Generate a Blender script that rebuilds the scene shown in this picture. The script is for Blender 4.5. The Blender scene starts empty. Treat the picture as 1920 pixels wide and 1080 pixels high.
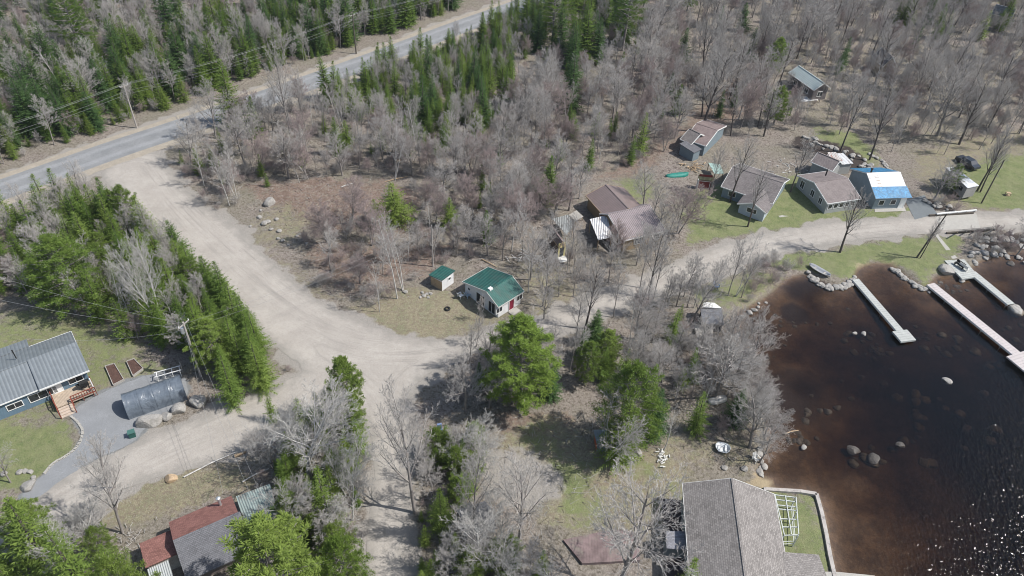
import bpy, math, random
import numpy as np
from mathutils import Vector, Matrix
from mathutils.geometry import tessellate_polygon
R=math.radians
scene=bpy.context.scene
COL=scene.collection
# ------------------------------------------------------------------ camera, sky, sun, exposure
F_PX=1400.0; CAM_H=72.0
_dn=np.array([-85.0,1660.0,F_PX]); _dn/=np.linalg.norm(_dn)          # straight down, in camera axes (right, down, forward)
_fw=np.array([0,0,1.0])-_dn*_dn[2]; _fw/=np.linalg.norm(_fw)
_RW=np.array([np.cross(_fw,-_dn),_fw,-_dn])                          # rows: world x, y, z in camera axes
def G(px,py,Z=0.0):
    "point of the photograph's 1920x1080 grid, on the level plane at height Z"
    d=_RW@np.array([px-960.0,py-540.0,F_PX]); t=(Z-CAM_H)/d[2]
    return Vector((d[0]*t,d[1]*t,Z))
def PR(p):
    c=_RW.T@np.array([p[0],p[1],p[2]-CAM_H]); return 960+F_PX*c[0]/c[2],540+F_PX*c[1]/c[2]
cam_d=bpy.data.cameras.new('camera'); cam=bpy.data.objects.new('camera',cam_d); COL.objects.link(cam)
cam_d.sensor_width=36; cam_d.lens=36*F_PX/1920; cam_d.clip_end=3000; cam_d.clip_start=1
m=Matrix.Identity(4)
for i in range(3):
    m[i][0]=_RW[i][0]; m[i][1]=-_RW[i][1]; m[i][2]=-_RW[i][2]
cam.matrix_world=Matrix.Translation((0,0,CAM_H))@m
scene.camera=cam
SUN_AZ=R(-6); SUN_EL=R(51)      # azimuth measured from +x towards +y
w=bpy.data.worlds.new('World'); scene.world=w; w.use_nodes=True
nt=w.node_tree; sky=nt.nodes.new('ShaderNodeTexSky'); sky.sky_type='NISHITA'; sky.sun_disc=False
sky.sun_elevation=SUN_EL; sky.sun_rotation=math.pi/2-SUN_AZ; sky.air_density=1.2; sky.dust_density=1.5
bg=nt.nodes['Background']; nt.links.new(sky.outputs[0],bg.inputs[0]); bg.inputs[1].default_value=0.11
sd=bpy.data.lights.new('sun','SUN'); sd.energy=4.4; sd.angle=R(0.53); sd.color=(1,0.97,0.93)
so=bpy.data.objects.new('sun',sd); COL.objects.link(so)
sdir=Vector((math.cos(SUN_EL)*math.cos(SUN_AZ),math.cos(SUN_EL)*math.sin(SUN_AZ),math.sin(SUN_EL)))
so.rotation_euler=sdir.to_track_quat('Z','Y').to_euler(); so.location=(0,0,100)
vs=scene.view_settings; vs.view_transform='Standard'; vs.look='None'; vs.gamma=1; vs.exposure=0.30
scene.render.engine='CYCLES'; cy=scene.cycles
cy.max_bounces=5; cy.diffuse_bounces=2; cy.glossy_bounces=2; cy.transmission_bounces=3; cy.transparent_max_bounces=10; cy.volume_bounces=0; cy.filter_width=1.0

# ------------------------------------------------------------------ helpers
rnd=random.Random(7)
def tag(o,label=None,cat=None,group=None,kind=None):
    if label: o['label']=label
    if cat: o['category']=cat
    if group: o['group']=group
    if kind: o['kind']=kind
    return o
def empty(name,loc=(0,0,0),rz=0,label=None,cat=None,group=None):
    o=bpy.data.objects.new(name,None); COL.objects.link(o); o.location=loc; o.rotation_euler=(0,0,rz); o.empty_display_size=.3
    return tag(o,label,cat,group)
class MB:
    def __init__(s): s.v=[]; s.f=[]
    def poly(s,pts,faces):
        b=len(s.v); s.v+= [tuple(p) for p in pts]; s.f+=[tuple(b+i for i in f) for f in faces]
    def box(s,x0,y0,z0,x1,y1,z1,M=None):
        p=[(x0,y0,z0),(x1,y0,z0),(x1,y1,z0),(x0,y1,z0),(x0,y0,z1),(x1,y0,z1),(x1,y1,z1),(x0,y1,z1)]
        if M is not None: p=[M@Vector(q) for q in p]
        s.poly(p,[(0,3,2,1),(4,5,6,7),(0,1,5,4),(1,2,6,5),(2,3,7,6),(3,0,4,7)])
    def bar(s,a,b,w,h=None):
        a=Vector(a); b=Vector(b); h=h or w; d=(b-a); L=d.length
        M=Matrix.Translation(a)@d.to_track_quat('X','Z').to_matrix().to_4x4()
        s.box(0,-w/2,-h/2,L,w/2,h/2,M)
    def tube(s,pts,rs,n=5,cap=True):
        pts=[Vector(p) for p in pts]; b=len(s.v); K=len(pts)
        ref=Vector((.3,.9,.1))
        for i,p in enumerate(pts):
            d=(pts[min(i+1,K-1)]-pts[max(i-1,0)])
            if d.length<1e-6: d=Vector((0,0,1))
            d.normalize(); u=d.cross(ref)
            if u.length<.05: u=d.cross(Vector((1,0,0)))
            u.normalize(); v=d.cross(u)
            for k in range(n):
                a=2*math.pi*k/n; q=p+(u*math.cos(a)+v*math.sin(a))*rs[i]; s.v.append((q.x,q.y,q.z))
        for i in range(K-1):
            for k in range(n):
                k2=(k+1)%n; s.f.append((b+i*n+k,b+i*n+k2,b+(i+1)*n+k2,b+(i+1)*n+k))
        if cap:
            s.f.append(tuple(b+k for k in range(n))[::-1]); s.f.append(tuple(b+(K-1)*n+k for k in range(n)))
    def cone3(s,a,b,r):
        a=Vector(a); b=Vector(b); d=b-a; u=d.cross(Vector((.31,.2,.93)))
        if u.length<1e-5: u=Vector((1,0,0))
        u.normalize(); v=d.cross(u); v.normalize(); i=len(s.v)
        for k in range(3):
            t=2.094*k; q=a+(u*math.cos(t)+v*math.sin(t))*r; s.v.append((q.x,q.y,q.z))
        s.v.append((b.x,b.y,b.z)); s.f+=[(i,i+1,i+3),(i+1,i+2,i+3),(i+2,i,i+3)]
    def slab(s,pts,t):
        "polygon with thickness t downwards"
        n=len(pts); top=[Vector(p) for p in pts]; bot=[p-Vector((0,0,t)) for p in top]
        s.poly(top+bot,[tuple(range(n)),tuple(range(2*n-1,n-1,-1))]+[(i,i+n,(i+1)%n+n,(i+1)%n) for i in range(n)])
    def mesh(s,name,mat,smooth=False):
        me=bpy.data.meshes.new(name); me.from_pydata(s.v,[],s.f); me.materials.append(mat)
        if smooth: me.polygons.foreach_set('use_smooth',[True]*len(me.polygons))
        me.update(); return me
    def build(s,name,mat,parent=None,smooth=False,loc=None,rz=0,fix=True):
        me=s.mesh(name,mat,smooth)
        if fix:
            import bmesh
            bm=bmesh.new(); bm.from_mesh(me); bmesh.ops.recalc_face_normals(bm,faces=bm.faces); bm.to_mesh(me); bm.free()
        o=bpy.data.objects.new(name,me); COL.objects.link(o)
        if parent: o.parent=parent
        if loc is not None: o.location=loc
        if rz: o.rotation_euler=(0,0,rz)
        return o
def link(name,me,parent=None,**k):
    o=bpy.data.objects.new(name,me); COL.objects.link(o)
    if parent: o.parent=parent
    return o

# ------------------------------------------------------------------ materials
class NT:
    def __init__(s,name):
        s.m=bpy.data.materials.new(name); s.m.use_nodes=True; s.t=s.m.node_tree; s.b=s.t.nodes['Principled BSDF']; s.out=s.t.nodes['Material Output']
        s.b.inputs['Specular IOR Level'].default_value=.3
    def n(s,typ,**k):
        o=s.t.nodes.new(typ)
        for a,v in k.items(): setattr(o,a,v)
        return o
    def l(s,a,b): s.t.links.new(a,b)
    def coord(s,kind='Object'):
        if not hasattr(s,'_c'): s._c={}
        if kind not in s._c: s._c[kind]=s.n('ShaderNodeTexCoord').outputs[kind]
        return s._c[kind]
    def noise(s,scale,detail=4,rough=.55,vec=None,scl3=None,dist=0):
        o=s.n('ShaderNodeTexNoise'); o.inputs['Scale'].default_value=scale; o.inputs['Detail'].default_value=detail; o.inputs['Roughness'].default_value=rough; o.inputs['Distortion'].default_value=dist
        v=vec or s.coord()
        if scl3:
            mp=s.n('ShaderNodeMapping'); mp.inputs['Scale'].default_value=scl3; s.l(v,mp.inputs[0]); v=mp.outputs[0]
        s.l(v,o.inputs['Vector']); return o.outputs['Fac']
    def val(s,x):
        o=s.n('ShaderNodeValue'); o.outputs[0].default_value=x; return o.outputs[0]
    def math(s,op,a,b=None,clamp=False):
        o=s.n('ShaderNodeMath',operation=op,use_clamp=clamp)
        for i,x in enumerate((a,b)):
            if x is None: continue
            if isinstance(x,(int,float)): o.inputs[i].default_value=x
            else: s.l(x,o.inputs[i])
        return o.outputs[0]
    def ramp(s,x,a,b,lo=0.,hi=1.):
        o=s.n('ShaderNodeMapRange',clamp=True); s.l(x,o.inputs[0])
        for i,q in zip((1,2,3,4),(a,b,lo,hi)): o.inputs[i].default_value=q
        return o.outputs[0]
    def mix(s,f,a,b,bt='MIX'):
        o=s.n('ShaderNodeMix',data_type='RGBA',blend_type=bt)
        for i,x in ((0,f),(6,a),(7,b)):
            if isinstance(x,(int,float)): o.inputs[i].default_value=x
            elif isinstance(x,(tuple,list)): o.inputs[i].default_value=tuple(x)+((1,) if len(x)==3 else ())
            else: s.l(x,o.inputs[i])
        return o.outputs[2]
    def bump(s,h,strength=.5,dist=.05):
        o=s.n('ShaderNodeBump'); o.inputs['Strength'].default_value=strength; o.inputs['Distance'].default_value=dist; s.l(h,o.inputs['Height'])
        s.l(o.outputs[0],s.b.inputs['Normal'])
    def base(s,c): s.l(c,s.b.inputs['Base Color'])
    def rough(s,r): s.b.inputs['Roughness'].default_value=r
    def spec(s,r): s.b.inputs['Specular IOR Level'].default_value=r
    def axis(s,ax):
        if not hasattr(s,'_sep'):
            s._sep=s.n('ShaderNodeSeparateXYZ'); s.l(s.coord(),s._sep.inputs[0])
        return s._sep.outputs['XYZ'.index(ax)]
    def stripe(s,ax,period,width):
        "1 inside narrow grooves repeating along an axis"
        f=s.math('FRACT',s.math('DIVIDE',s.math('ADD',s.axis(ax),500.0),period)); return s.math('LESS_THAN',f,width/period)
def cm(c,k): return tuple(min(1,x*k) for x in c)
def plain(name,c,rough=.8,var=.25,scale=1.2,metal=0,stripe=None,fine=None,dirt=None,bump=0,spec=.3,stripeC=.45):
    s=NT(name); n1=s.noise(scale,5,.6); col=s.mix(s.ramp(n1,.3,.7),cm(c,1-var),cm(c,1+var))
    if fine: col=s.mix(s.ramp(s.noise(fine,2,.6),.35,.7),cm(c,1-var*1.3),col)
    if dirt: col=s.mix(s.ramp(s.noise(scale*.7,6,.7),.52,.68),col,dirt)
    h=None
    if stripe:
        ax,per,wd=stripe; st=s.stripe(ax,per,wd); col=s.mix(s.math('MULTIPLY',st,stripeC),col,cm(c,.25)); h=s.math('SUBTRACT',1.0,st)
    s.base(col); s.rough(rough); s.b.inputs['Metallic'].default_value=metal; s.spec(spec)
    if h is not None: s.bump(h,.6,.03)
    elif bump: s.bump(s.noise(scale*6,4,.7),bump,.05)
    return s.m
def corrugated(name,c,period=.3,rough=.45,metal=.0,var=.12,dirt=None,amp=.04,spec=.5):
    s=NT(name); col=s.mix(s.ramp(s.noise(.9,5,.65),.3,.7),cm(c,1-var),cm(c,1+var))
    if dirt: col=s.mix(s.ramp(s.noise(.8,7,.7,scl3=(2,.5,1)),.5,.62),col,dirt)
    ph=s.math('MULTIPLY',s.axis('X'),2*math.pi/period); sn=s.math('SINE',ph)
    s.base(s.mix(s.ramp(sn,-1,-.4,.38,0.),col,cm(c,.45))); s.rough(rough); s.b.inputs['Metallic'].default_value=metal; s.spec(spec)
    s.bump(sn,.8,amp); return s.m
def shingle(name,c,var=.3,row=.16,bleach=None):
    s=NT(name)
    b=s.n('ShaderNodeTexBrick'); b.inputs['Scale'].default_value=1; b.inputs['Brick Width'].default_value=.34; b.inputs['Row Height'].default_value=row; b.inputs['Mortar Size'].default_value=.02
    b.inputs['Color1'].default_value=cm(c,1-var)+(1,); b.inputs['Color2'].default_value=cm(c,1+var)+(1,); b.inputs['Mortar'].default_value=cm(c,.45)+(1,)
    s.l(s.coord(),b.inputs['Vector']); col=s.mix(s.ramp(s.noise(.7,6,.65),.35,.7,0,.5),b.outputs['Color'],bleach or cm(c,1.35))
    col=s.mix(s.ramp(s.noise(9,3,.8),.35,.65,.45,0),col,cm(c,.45))
    s.base(col); s.rough(.93); s.spec(.15); s.bump(b.outputs['Fac'],.4,-.02); return s.m
def bark(name,c,c2,k=0):
    s=NT(name); oi=s.n('ShaderNodeObjectInfo'); n=s.noise(3,4,.7,scl3=(1,1,.35))
    col=s.mix(s.ramp(n,.35,.65),c,c2); col=s.mix(s.math('MULTIPLY',oi.outputs['Random'],.55),col,cm(c2,.62)); s.base(col); s.rough(.9); s.spec(.15); return s.m
def foliage(name,c,c2,trans=.28):
    s=NT(name); oi=s.n('ShaderNodeObjectInfo'); ge=s.n('ShaderNodeNewGeometry')
    col=s.mix(oi.outputs['Random'],c,c2); col=s.mix(s.ramp(s.noise(.9,3,.6),.35,.65,0,.55),col,cm(c2,1.45))
    col=s.mix(s.math('MULTIPLY',ge.outputs['Random Per Island'],.55),col,cm(c,.5))
    s.base(col); s.rough(.75); s.spec(.2)
    tr=s.n('ShaderNodeBsdfTranslucent'); s.l(s.mix(.5,col,cm(c2,1.6)),tr.inputs[0]); mx=s.n('ShaderNodeMixShader'); mx.inputs[0].default_value=trans
    s.l(s.b.outputs[0],mx.inputs[1]); s.l(tr.outputs[0],mx.inputs[2]); s.l(mx.outputs[0],s.out.inputs[0]); return s.m
M={}
M['twig']=bark('grey_twigs',(.35,.325,.30),(.51,.48,.45)); M['twig_pink']=bark('reddish_twigs',(.30,.23,.215),(.42,.35,.33))
M['bark']=bark('grey_bark',(.20,.18,.165),(.34,.31,.29)); M['bark_dark']=bark('dark_bark',(.07,.06,.055),(.14,.12,.11)); M['birch']=bark('pale_birch_bark',(.45,.43,.40),(.62,.60,.57))
M['twig_pale']=bark('pale_twigs',(.36,.345,.32),(.52,.50,.47))
M['spruce']=foliage('spruce_needles',(.08,.15,.035),(.165,.235,.045)); M['spruce_dark']=foliage('dark_spruce_needles',(.055,.115,.04),(.105,.175,.055))
M['fir_bright']=foliage('bright_fir_needles',(.12,.20,.04),(.205,.27,.06)); M['pine']=foliage('pine_needles',(.125,.21,.04),(.205,.285,.055),.34)
M['glass']=plain('dark_window_glass',(.03,.035,.04),.12,.3,spec=.6); M['white']=plain('white_painted_wood',(.74,.74,.72),.6,.06)
M['white_dirty']=plain('weathered_white_wood',(.58,.57,.54),.7,.15,2); M['concrete']=plain('pale_concrete',(.42,.40,.36),.9,.15,1.5,fine=12)
M['rock']=plain('pale_granite',(.40,.38,.35),.9,.28,1.6,fine=9,dirt=(.2,.19,.17),bump=.8); M['rock_brown']=plain('brown_wet_rock',(.10,.088,.078),.6,.35,1.4,fine=7,bump=.8)
M['wood_pole']=plain('grey_pole_wood',(.36,.33,.30),.9,.2,1); M['pole_dark']=plain('dark_pole_wood',(.10,.085,.07),.9,.2,1); M['metal_grey']=plain('galvanised_metal',(.5,.52,.53),.4,.1,metal=.6)
M['wire']=plain('black_wire',(.30,.30,.30),.6,.1); M['wood_raw']=plain('raw_timber',(.42,.31,.20),.85,.25,2); M['wood_grey']=plain('weathered_grey_wood',(.36,.34,.31),.9,.2,2,stripe=('X',.15,.015))
M['deck_red']=plain('red_stained_wood',(.20,.055,.035),.8,.25,2); M['black']=plain('black_rubber',(.02,.02,.02),.7,.2); M['soil']=plain('garden_soil',(.12,.07,.055),.95,.35,3,fine=12)
M['plank']=plain('bleached_dock_planks',(.55,.50,.48),.85,.18,1.0,fine=5,stripe=('X',.5,.04),stripeC=.6); M['plank2']=plain('grey_dock_planks',(.47,.48,.45),.85,.2,1.3,fine=6,stripe=('X',.45,.05),stripeC=.6)

# ------------------------------------------------------------------ layout: roads, lake, ground zones
def W2(px,z=0): return [G(x,y,z).to_2d() for x,y in px]
def dens(poly,step,jit,rn,closed=True):
    out=[]; n=len(poly)
    for i in range(n if closed else n-1):
        a=poly[i]; b=poly[(i+1)%n]; L=(b-a).length; k=max(1,int(L/step)); d=(b-a)/max(L,1e-6); nn=Vector((-d.y,d.x))
        for j in range(k): out.append(a+(b-a)*(j/k)+(nn*rn.uniform(-jit,jit) if (j or jit<.2) else Vector((0,0))))
    return out
def smooth_poly(poly,it=2,closed=True):
    for _ in range(it):
        out=[]; n=len(poly)
        if not closed: out.append(poly[0])
        for i in range(n if closed else n-1):
            a=poly[i]; b=poly[(i+1)%n]; out+=[a*.75+b*.25,a*.25+b*.75]
        if not closed: out.append(poly[-1])
        poly=out
    return poly
def sheet(name,poly,z,mat):
    tris=tessellate_polygon([[Vector((p.x,p.y,0)) for p in poly]])
    me=bpy.data.meshes.new(name); me.from_pydata([(p.x,p.y,z) for p in poly],[],[tuple(t) for t in tris]); me.materials.append(mat); me.update()
    # upward normals
    import bmesh
    bm=bmesh.new(); bm.from_mesh(me)
    for f in bm.faces:
        f.normal_update()
        if f.normal.z<0: f.normal_flip()
    bm.to_mesh(me); bm.free()
    o=bpy.data.objects.new(name,me); COL.objects.link(o); return tag(o,kind='structure')
gravel_px=[(185,318),(205,350),(255,400),(325,455),(368,500),(425,558),(478,618),(530,660),(575,692),(540,715),(490,735),(430,757),(390,778),(330,802),(270,818),(250,835),(160,870),(100,905),(60,945),(0,985),(-90,1030),(-90,1090),(0,1050),(60,1015),(150,972),(210,925),(300,895),(380,875),(450,850),(500,835),(560,800),(610,760),(660,760),(690,800),(702,850),(698,920),(690,1000),(680,1130),(765,1130),(768,1000),(770,940),(768,880),(775,830),(765,780),(770,735),(800,700),(860,668),(940,645),(1050,622),(1150,590),(1250,552),(1320,520),(1400,492),(1500,467),(1600,450),(1700,440),(1790,436),(1860,430),(2050,428),(2050,402),(1920,402),(1840,400),(1750,402),(1700,408),(1600,413),(1500,425),(1400,446),(1300,478),(1200,520),(1100,560),(1000,598),(900,622),(850,640),(780,638),(700,612),(640,588),(580,555),(530,512),(480,462),(440,422),(375,385),(335,340),(300,290),(283,278)]
gravel=smooth_poly(W2(gravel_px),1)
up_px=[(-200,405),(-80,364),(0,337),(100,302),(200,267),(300,235),(383,207),(470,177),(560,146),(680,104),(780,67),(847,42),(960,3),(1060,-34),(1200,-88)]
up=smooth_poly(W2(up_px),2,False)
def offs(line,d):
    out=[]
    for i,p in enumerate(line):
        t=(line[min(i+1,len(line)-1)]-line[max(i-1,0)]).normalized(); out.append(p+Vector((t.y,-t.x))*d)
    return out
RWID=7.0
paved=up+offs(up,RWID)[::-1]
shoulder=dens(offs(up,-1.5),1.0,.12,rnd,False)+dens(offs(up,RWID+1.9)[::-1],1.0,.15,rnd,False)
drive_px=[(140,768),(170,747),(222,722),(285,700),(345,702),(356,745),(270,802),(250,832),(170,865),(118,900),(60,940),(30,935),(83,889),(100,868),(124,857),(147,838),(157,811),(148,795),(133,781)]
drive=smooth_poly(W2(drive_px),1)
drive2=W2([(1697,376),(1733,366),(1757,401),(1715,412)])
lake_px=[(2060,440),(1925,468),(1880,478),(1850,484),(1833,492),(1803,522),(1775,514),(1755,518),(1738,540),(1723,537),(1700,520),(1680,503),(1673,497),(1640,493),(1610,503),(1603,512),(1600,529),(1567,540),(1540,530),(1517,512),(1473,523),(1460,538),(1440,556),(1403,577),(1377,593),(1384,640),(1402,668),(1404,700),(1428,765),(1446,830),(1424,872),(1420,893),(1450,900),(1445,916),(1533,925),(1545,965),(1558,1040),(1575,1130),(1640,1400),(4200,1500),(4200,500)]
lake=W2(lake_px,-.45)
lake_s=smooth_poly(lake,1)
def sdist(X,Y,poly):
    P=np.array([(p.x,p.y) for p in poly]); n=len(P); D=np.full(X.shape,1e9); ins=np.zeros(X.shape,bool)
    for i in range(n):
        ax,ay=P[i]; bx,by=P[(i+1)%n]; dx,dy=bx-ax,by-ay; L=dx*dx+dy*dy+1e-9
        t=np.clip(((X-ax)*dx+(Y-ay)*dy)/L,0,1); D=np.minimum(D,(X-ax-t*dx)**2+(Y-ay-t*dy)**2)
        c=((ay>Y)!=(by>Y)); 
        with np.errstate(divide='ignore',invalid='ignore'): xx=(bx-ax)*(Y-ay)/(by-ay if by!=ay else 1e-9)+ax
        ins^=(c&(X<xx))
    D=np.sqrt(D); return np.where(ins,-D,D)       # negative inside
def sm(x,a,b):
    t=np.clip((x-a)/(b-a),0,1); return t*t*(3-2*t)
def vnoise(X,Y,s,seed):
    rs=np.random.RandomState(seed); T=rs.rand(257,257)
    x=X/s+1000; y=Y/s+1000; xi=np.floor(x).astype(int); yi=np.floor(y).astype(int); fx=x-xi; fy=y-yi; fx=fx*fx*(3-2*fx); fy=fy*fy*(3-2*fy)
    a=T[xi%256,yi%256]; b=T[(xi+1)%256,yi%256]; c=T[xi%256,(yi+1)%256]; d=T[(xi+1)%256,(yi+1)%256]
    return (a*(1-fx)+b*fx)*(1-fy)+(c*(1-fx)+d*fx)*fy
def hfun(X,Y):
    X=np.asarray(X,float); Y=np.asarray(Y,float)
    dl=sdist(X,Y,lake_s); dr=np.minimum(np.minimum(sdist(X,Y,gravel),sdist(X,Y,shoulder)),np.minimum(sdist(X,Y,drive),sdist(X,Y,drive2)))
    rel=(vnoise(X,Y,14,1)-.4)*.55+(vnoise(X,Y,3.2,2)-.5)*.2+(vnoise(X,Y,1.1,3)-.5)*.08
    land=rel*sm(dr,1.5,7)*sm(dl,1,7)
    bank=-.45*(1-sm(dl,-.3,1.1))
    deep=-(.25*sm(-dl,0,2.5)+.45*sm(-dl,1.5,10)+0.85*sm(-dl,8,26))+(vnoise(X,Y,3,5)-.5)*.35*sm(-dl,1,5)
    return np.where(dl>0,land+bank,bank+deep)
def hz(x,y): return float(hfun(np.array([x]),np.array([y]))[0])
def GG(px,py):
    p=G(px,py,0); 
    for _ in range(3): p=G(px,py,hz(p.x,p.y))
    return p
xs=np.concatenate([-np.geomspace(1800,150,22),np.arange(-148,172,.55),np.geomspace(173,1900,22)])
ys=np.concatenate([[-60,-20,0],np.arange(8,235,.55),np.geomspace(236,2600,45)])
GX,GY=np.meshgrid(xs,ys); shp=GX.shape; X=GX.ravel(); Y=GY.ravel()
Z=hfun(X,Y); zf=np.where((np.abs(X)>200)|(Y>300),0,1)
def mask(px,soft=1.5,seed=0,z=0,k=3.0):
    d=sdist(X,Y,W2(px,z)); d=d+(vnoise(X,Y,5,40+seed)-.5)*k+(vnoise(X,Y,1.6,80+seed)-.5)*k*.5
    return 1-sm(d,-soft,soft)
d_gr=np.minimum(sdist(X,Y,gravel),sdist(X,Y,shoulder)); d_dr=sdist(X,Y,drive)
nz=(vnoise(X,Y,2.2,11)-.5)*2.2+(vnoise(X,Y,.9,12)-.5)*1.2
grav=1-sm(d_gr+nz,.2,1.6)
grav=np.maximum(grav,mask([(880,880),(930,850),(1010,850),(1060,880),(1050,930),(980,960),(900,950)],2,1)*.9)
green=np.zeros_like(X)
for i,(pp,a) in enumerate([([(1290,370),(1420,330),(1500,330),(1600,400),(1710,395),(1700,405),(1560,412),(1480,424),(1400,440),(1270,470),(1290,430)],.95),
 ([(1420,495),(1500,470),(1700,443),(1800,440),(1810,480),(1770,500),(1740,535),(1690,505),(1640,488),(1600,525),(1520,505),(1450,500)],.85),
 ([(1780,330),(1850,300),(1930,280),(2050,280),(2050,380),(1830,388),(1800,370)],.9),([(1540,245),(1600,250),(1660,300),(1600,320),(1560,300)],.8),
 ([(1280,540),(1420,500),(1470,520),(1400,575),(1330,590),(1290,575)],.55),([(0,800),(130,782),(155,812),(140,845),(80,885),(40,905),(-60,920),(-60,800)],.85),
 ([(-60,600),(120,560),(260,640),(290,690),(200,745),(-60,800)],.55),([(1440,925),(1530,925),(1570,1120),(1440,1120)],.8),([(1040,870),(1110,880),(1140,960),(1050,980)],.9),([(1130,860),(1240,870),(1270,900),(1180,920)],.5),([(950,790),(1010,800),(1040,840),(960,850)],.5),
 ([(1150,340),(1215,330),(1250,370),(1200,400)],.6),([(1210,960),(1250,880),(1290,900),(1290,960)],.35)]): green=np.maximum(green,a*mask(pp,2.2,3+i))
dry=np.zeros_like(X)
for i,(pp,a) in enumerate([([(640,575),(760,540),(880,545),(960,590),(880,635),(780,640),(680,610)],.9),([(480,400),(540,385),(590,420),(550,460),(500,450)],.6),
 ([(210,900),(420,865),(480,900),(430,930),(250,970),(150,975)],.9),([(940,800),(1050,790),(1240,850),(1290,890),(1250,1000),(1100,1010),(1000,980),(1060,900),(950,860)],.8),([(-60,600),(120,560),(260,640),(290,690),(200,745),(-60,800)],.5),
 ([(1440,60),(1700,50),(1900,150),(1800,290),(1500,240)],.35),([(1310,560),(1460,500),(1480,520),(1400,580)],.8),([(1200,370),(1400,340),(1500,420),(1300,450)],.3),([(960,480),(1060,500),(1090,560),(1000,590)],.6),([(1700,280),(1930,240),(1930,400),(1740,395)],.6),([(1180,820),(1400,800),(1430,890),(1290,890),(1240,860)],.55),([(330,430),(480,420),(640,560),(600,580)],.5)]): dry=np.maximum(dry,a*mask(pp,2.5,30+i))
red=np.maximum(mask([(470,350),(600,335),(740,340),(790,380),(760,430),(620,440),(560,410)],2.5,50),.8*mask([(940,770),(1060,770),(1090,810),(1000,815),(950,810)],2,51))
red=np.maximum(red,.75*mask([(1390,120),(1440,200),(1300,260),(1200,330),(1080,350),(1260,250)],3,52)); red=np.maximum(red,.7*mask([(560,440),(860,460),(830,520),(640,560),(560,480)],3,53))
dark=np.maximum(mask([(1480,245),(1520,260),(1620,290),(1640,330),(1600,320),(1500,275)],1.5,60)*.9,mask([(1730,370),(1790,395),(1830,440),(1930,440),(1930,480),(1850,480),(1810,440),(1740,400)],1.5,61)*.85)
dl=sdist(X,Y,lake_s); weed=np.maximum(mask([(1462,578),(1485,570),(1515,585),(1520,605),(1490,612),(1462,598)],.5,90,-.9,1.0),.9*mask([(1400,690),(1470,700),(1540,720),(1520,790),(1440,780)],2.5,91,-.9)); weed=np.maximum(weed,mask([(1460,540),(1520,515),(1570,542),(1490,560)],1.2,92,-.6,1.5)); dark=np.maximum(dark*(dl>0),weed*(dl<0)); wet=1-sm(dl,-.2,.5); sand=mask([(1420,880),(1470,900),(1450,925),(1400,910)],1,62,k=1)
sand=np.maximum(sand,mask([(1600,490),(1680,488),(1690,505),(1610,520)],1,63,k=1)*.7); stone=np.maximum(1-sm(d_dr+nz*.3,0,.6),0)
me=bpy.data.meshes.new('ground'); ny,nx=shp
idx=(np.arange(ny-1)[:,None]*nx+np.arange(nx-1)[None,:]).ravel(); F=np.stack([idx,idx+1,idx+nx+1,idx+nx],1)
me.vertices.add(len(X)); me.vertices.foreach_set('co',np.stack([X,Y,Z],1).ravel()); me.loops.add(F.size); me.loops.foreach_set('vertex_index',F.ravel())
me.polygons.add(len(F)); me.polygons.foreach_set('loop_start',np.arange(0,F.size,4)); me.polygons.foreach_set('loop_total',np.full(len(F),4)); me.polygons.foreach_set('use_smooth',np.ones(len(F),bool)); me.update(calc_edges=True); me.validate()
for nm,ch in (('zoneA',(green,grav,dry)),('zoneB',(red,dark,wet)),('zoneC',(sand,stone,np.zeros_like(X)))):
    at=me.attributes.new(nm,'FLOAT_COLOR','POINT'); at.data.foreach_set('color',np.stack(ch+(np.ones_like(X),),1).astype(np.float32).ravel())
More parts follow.
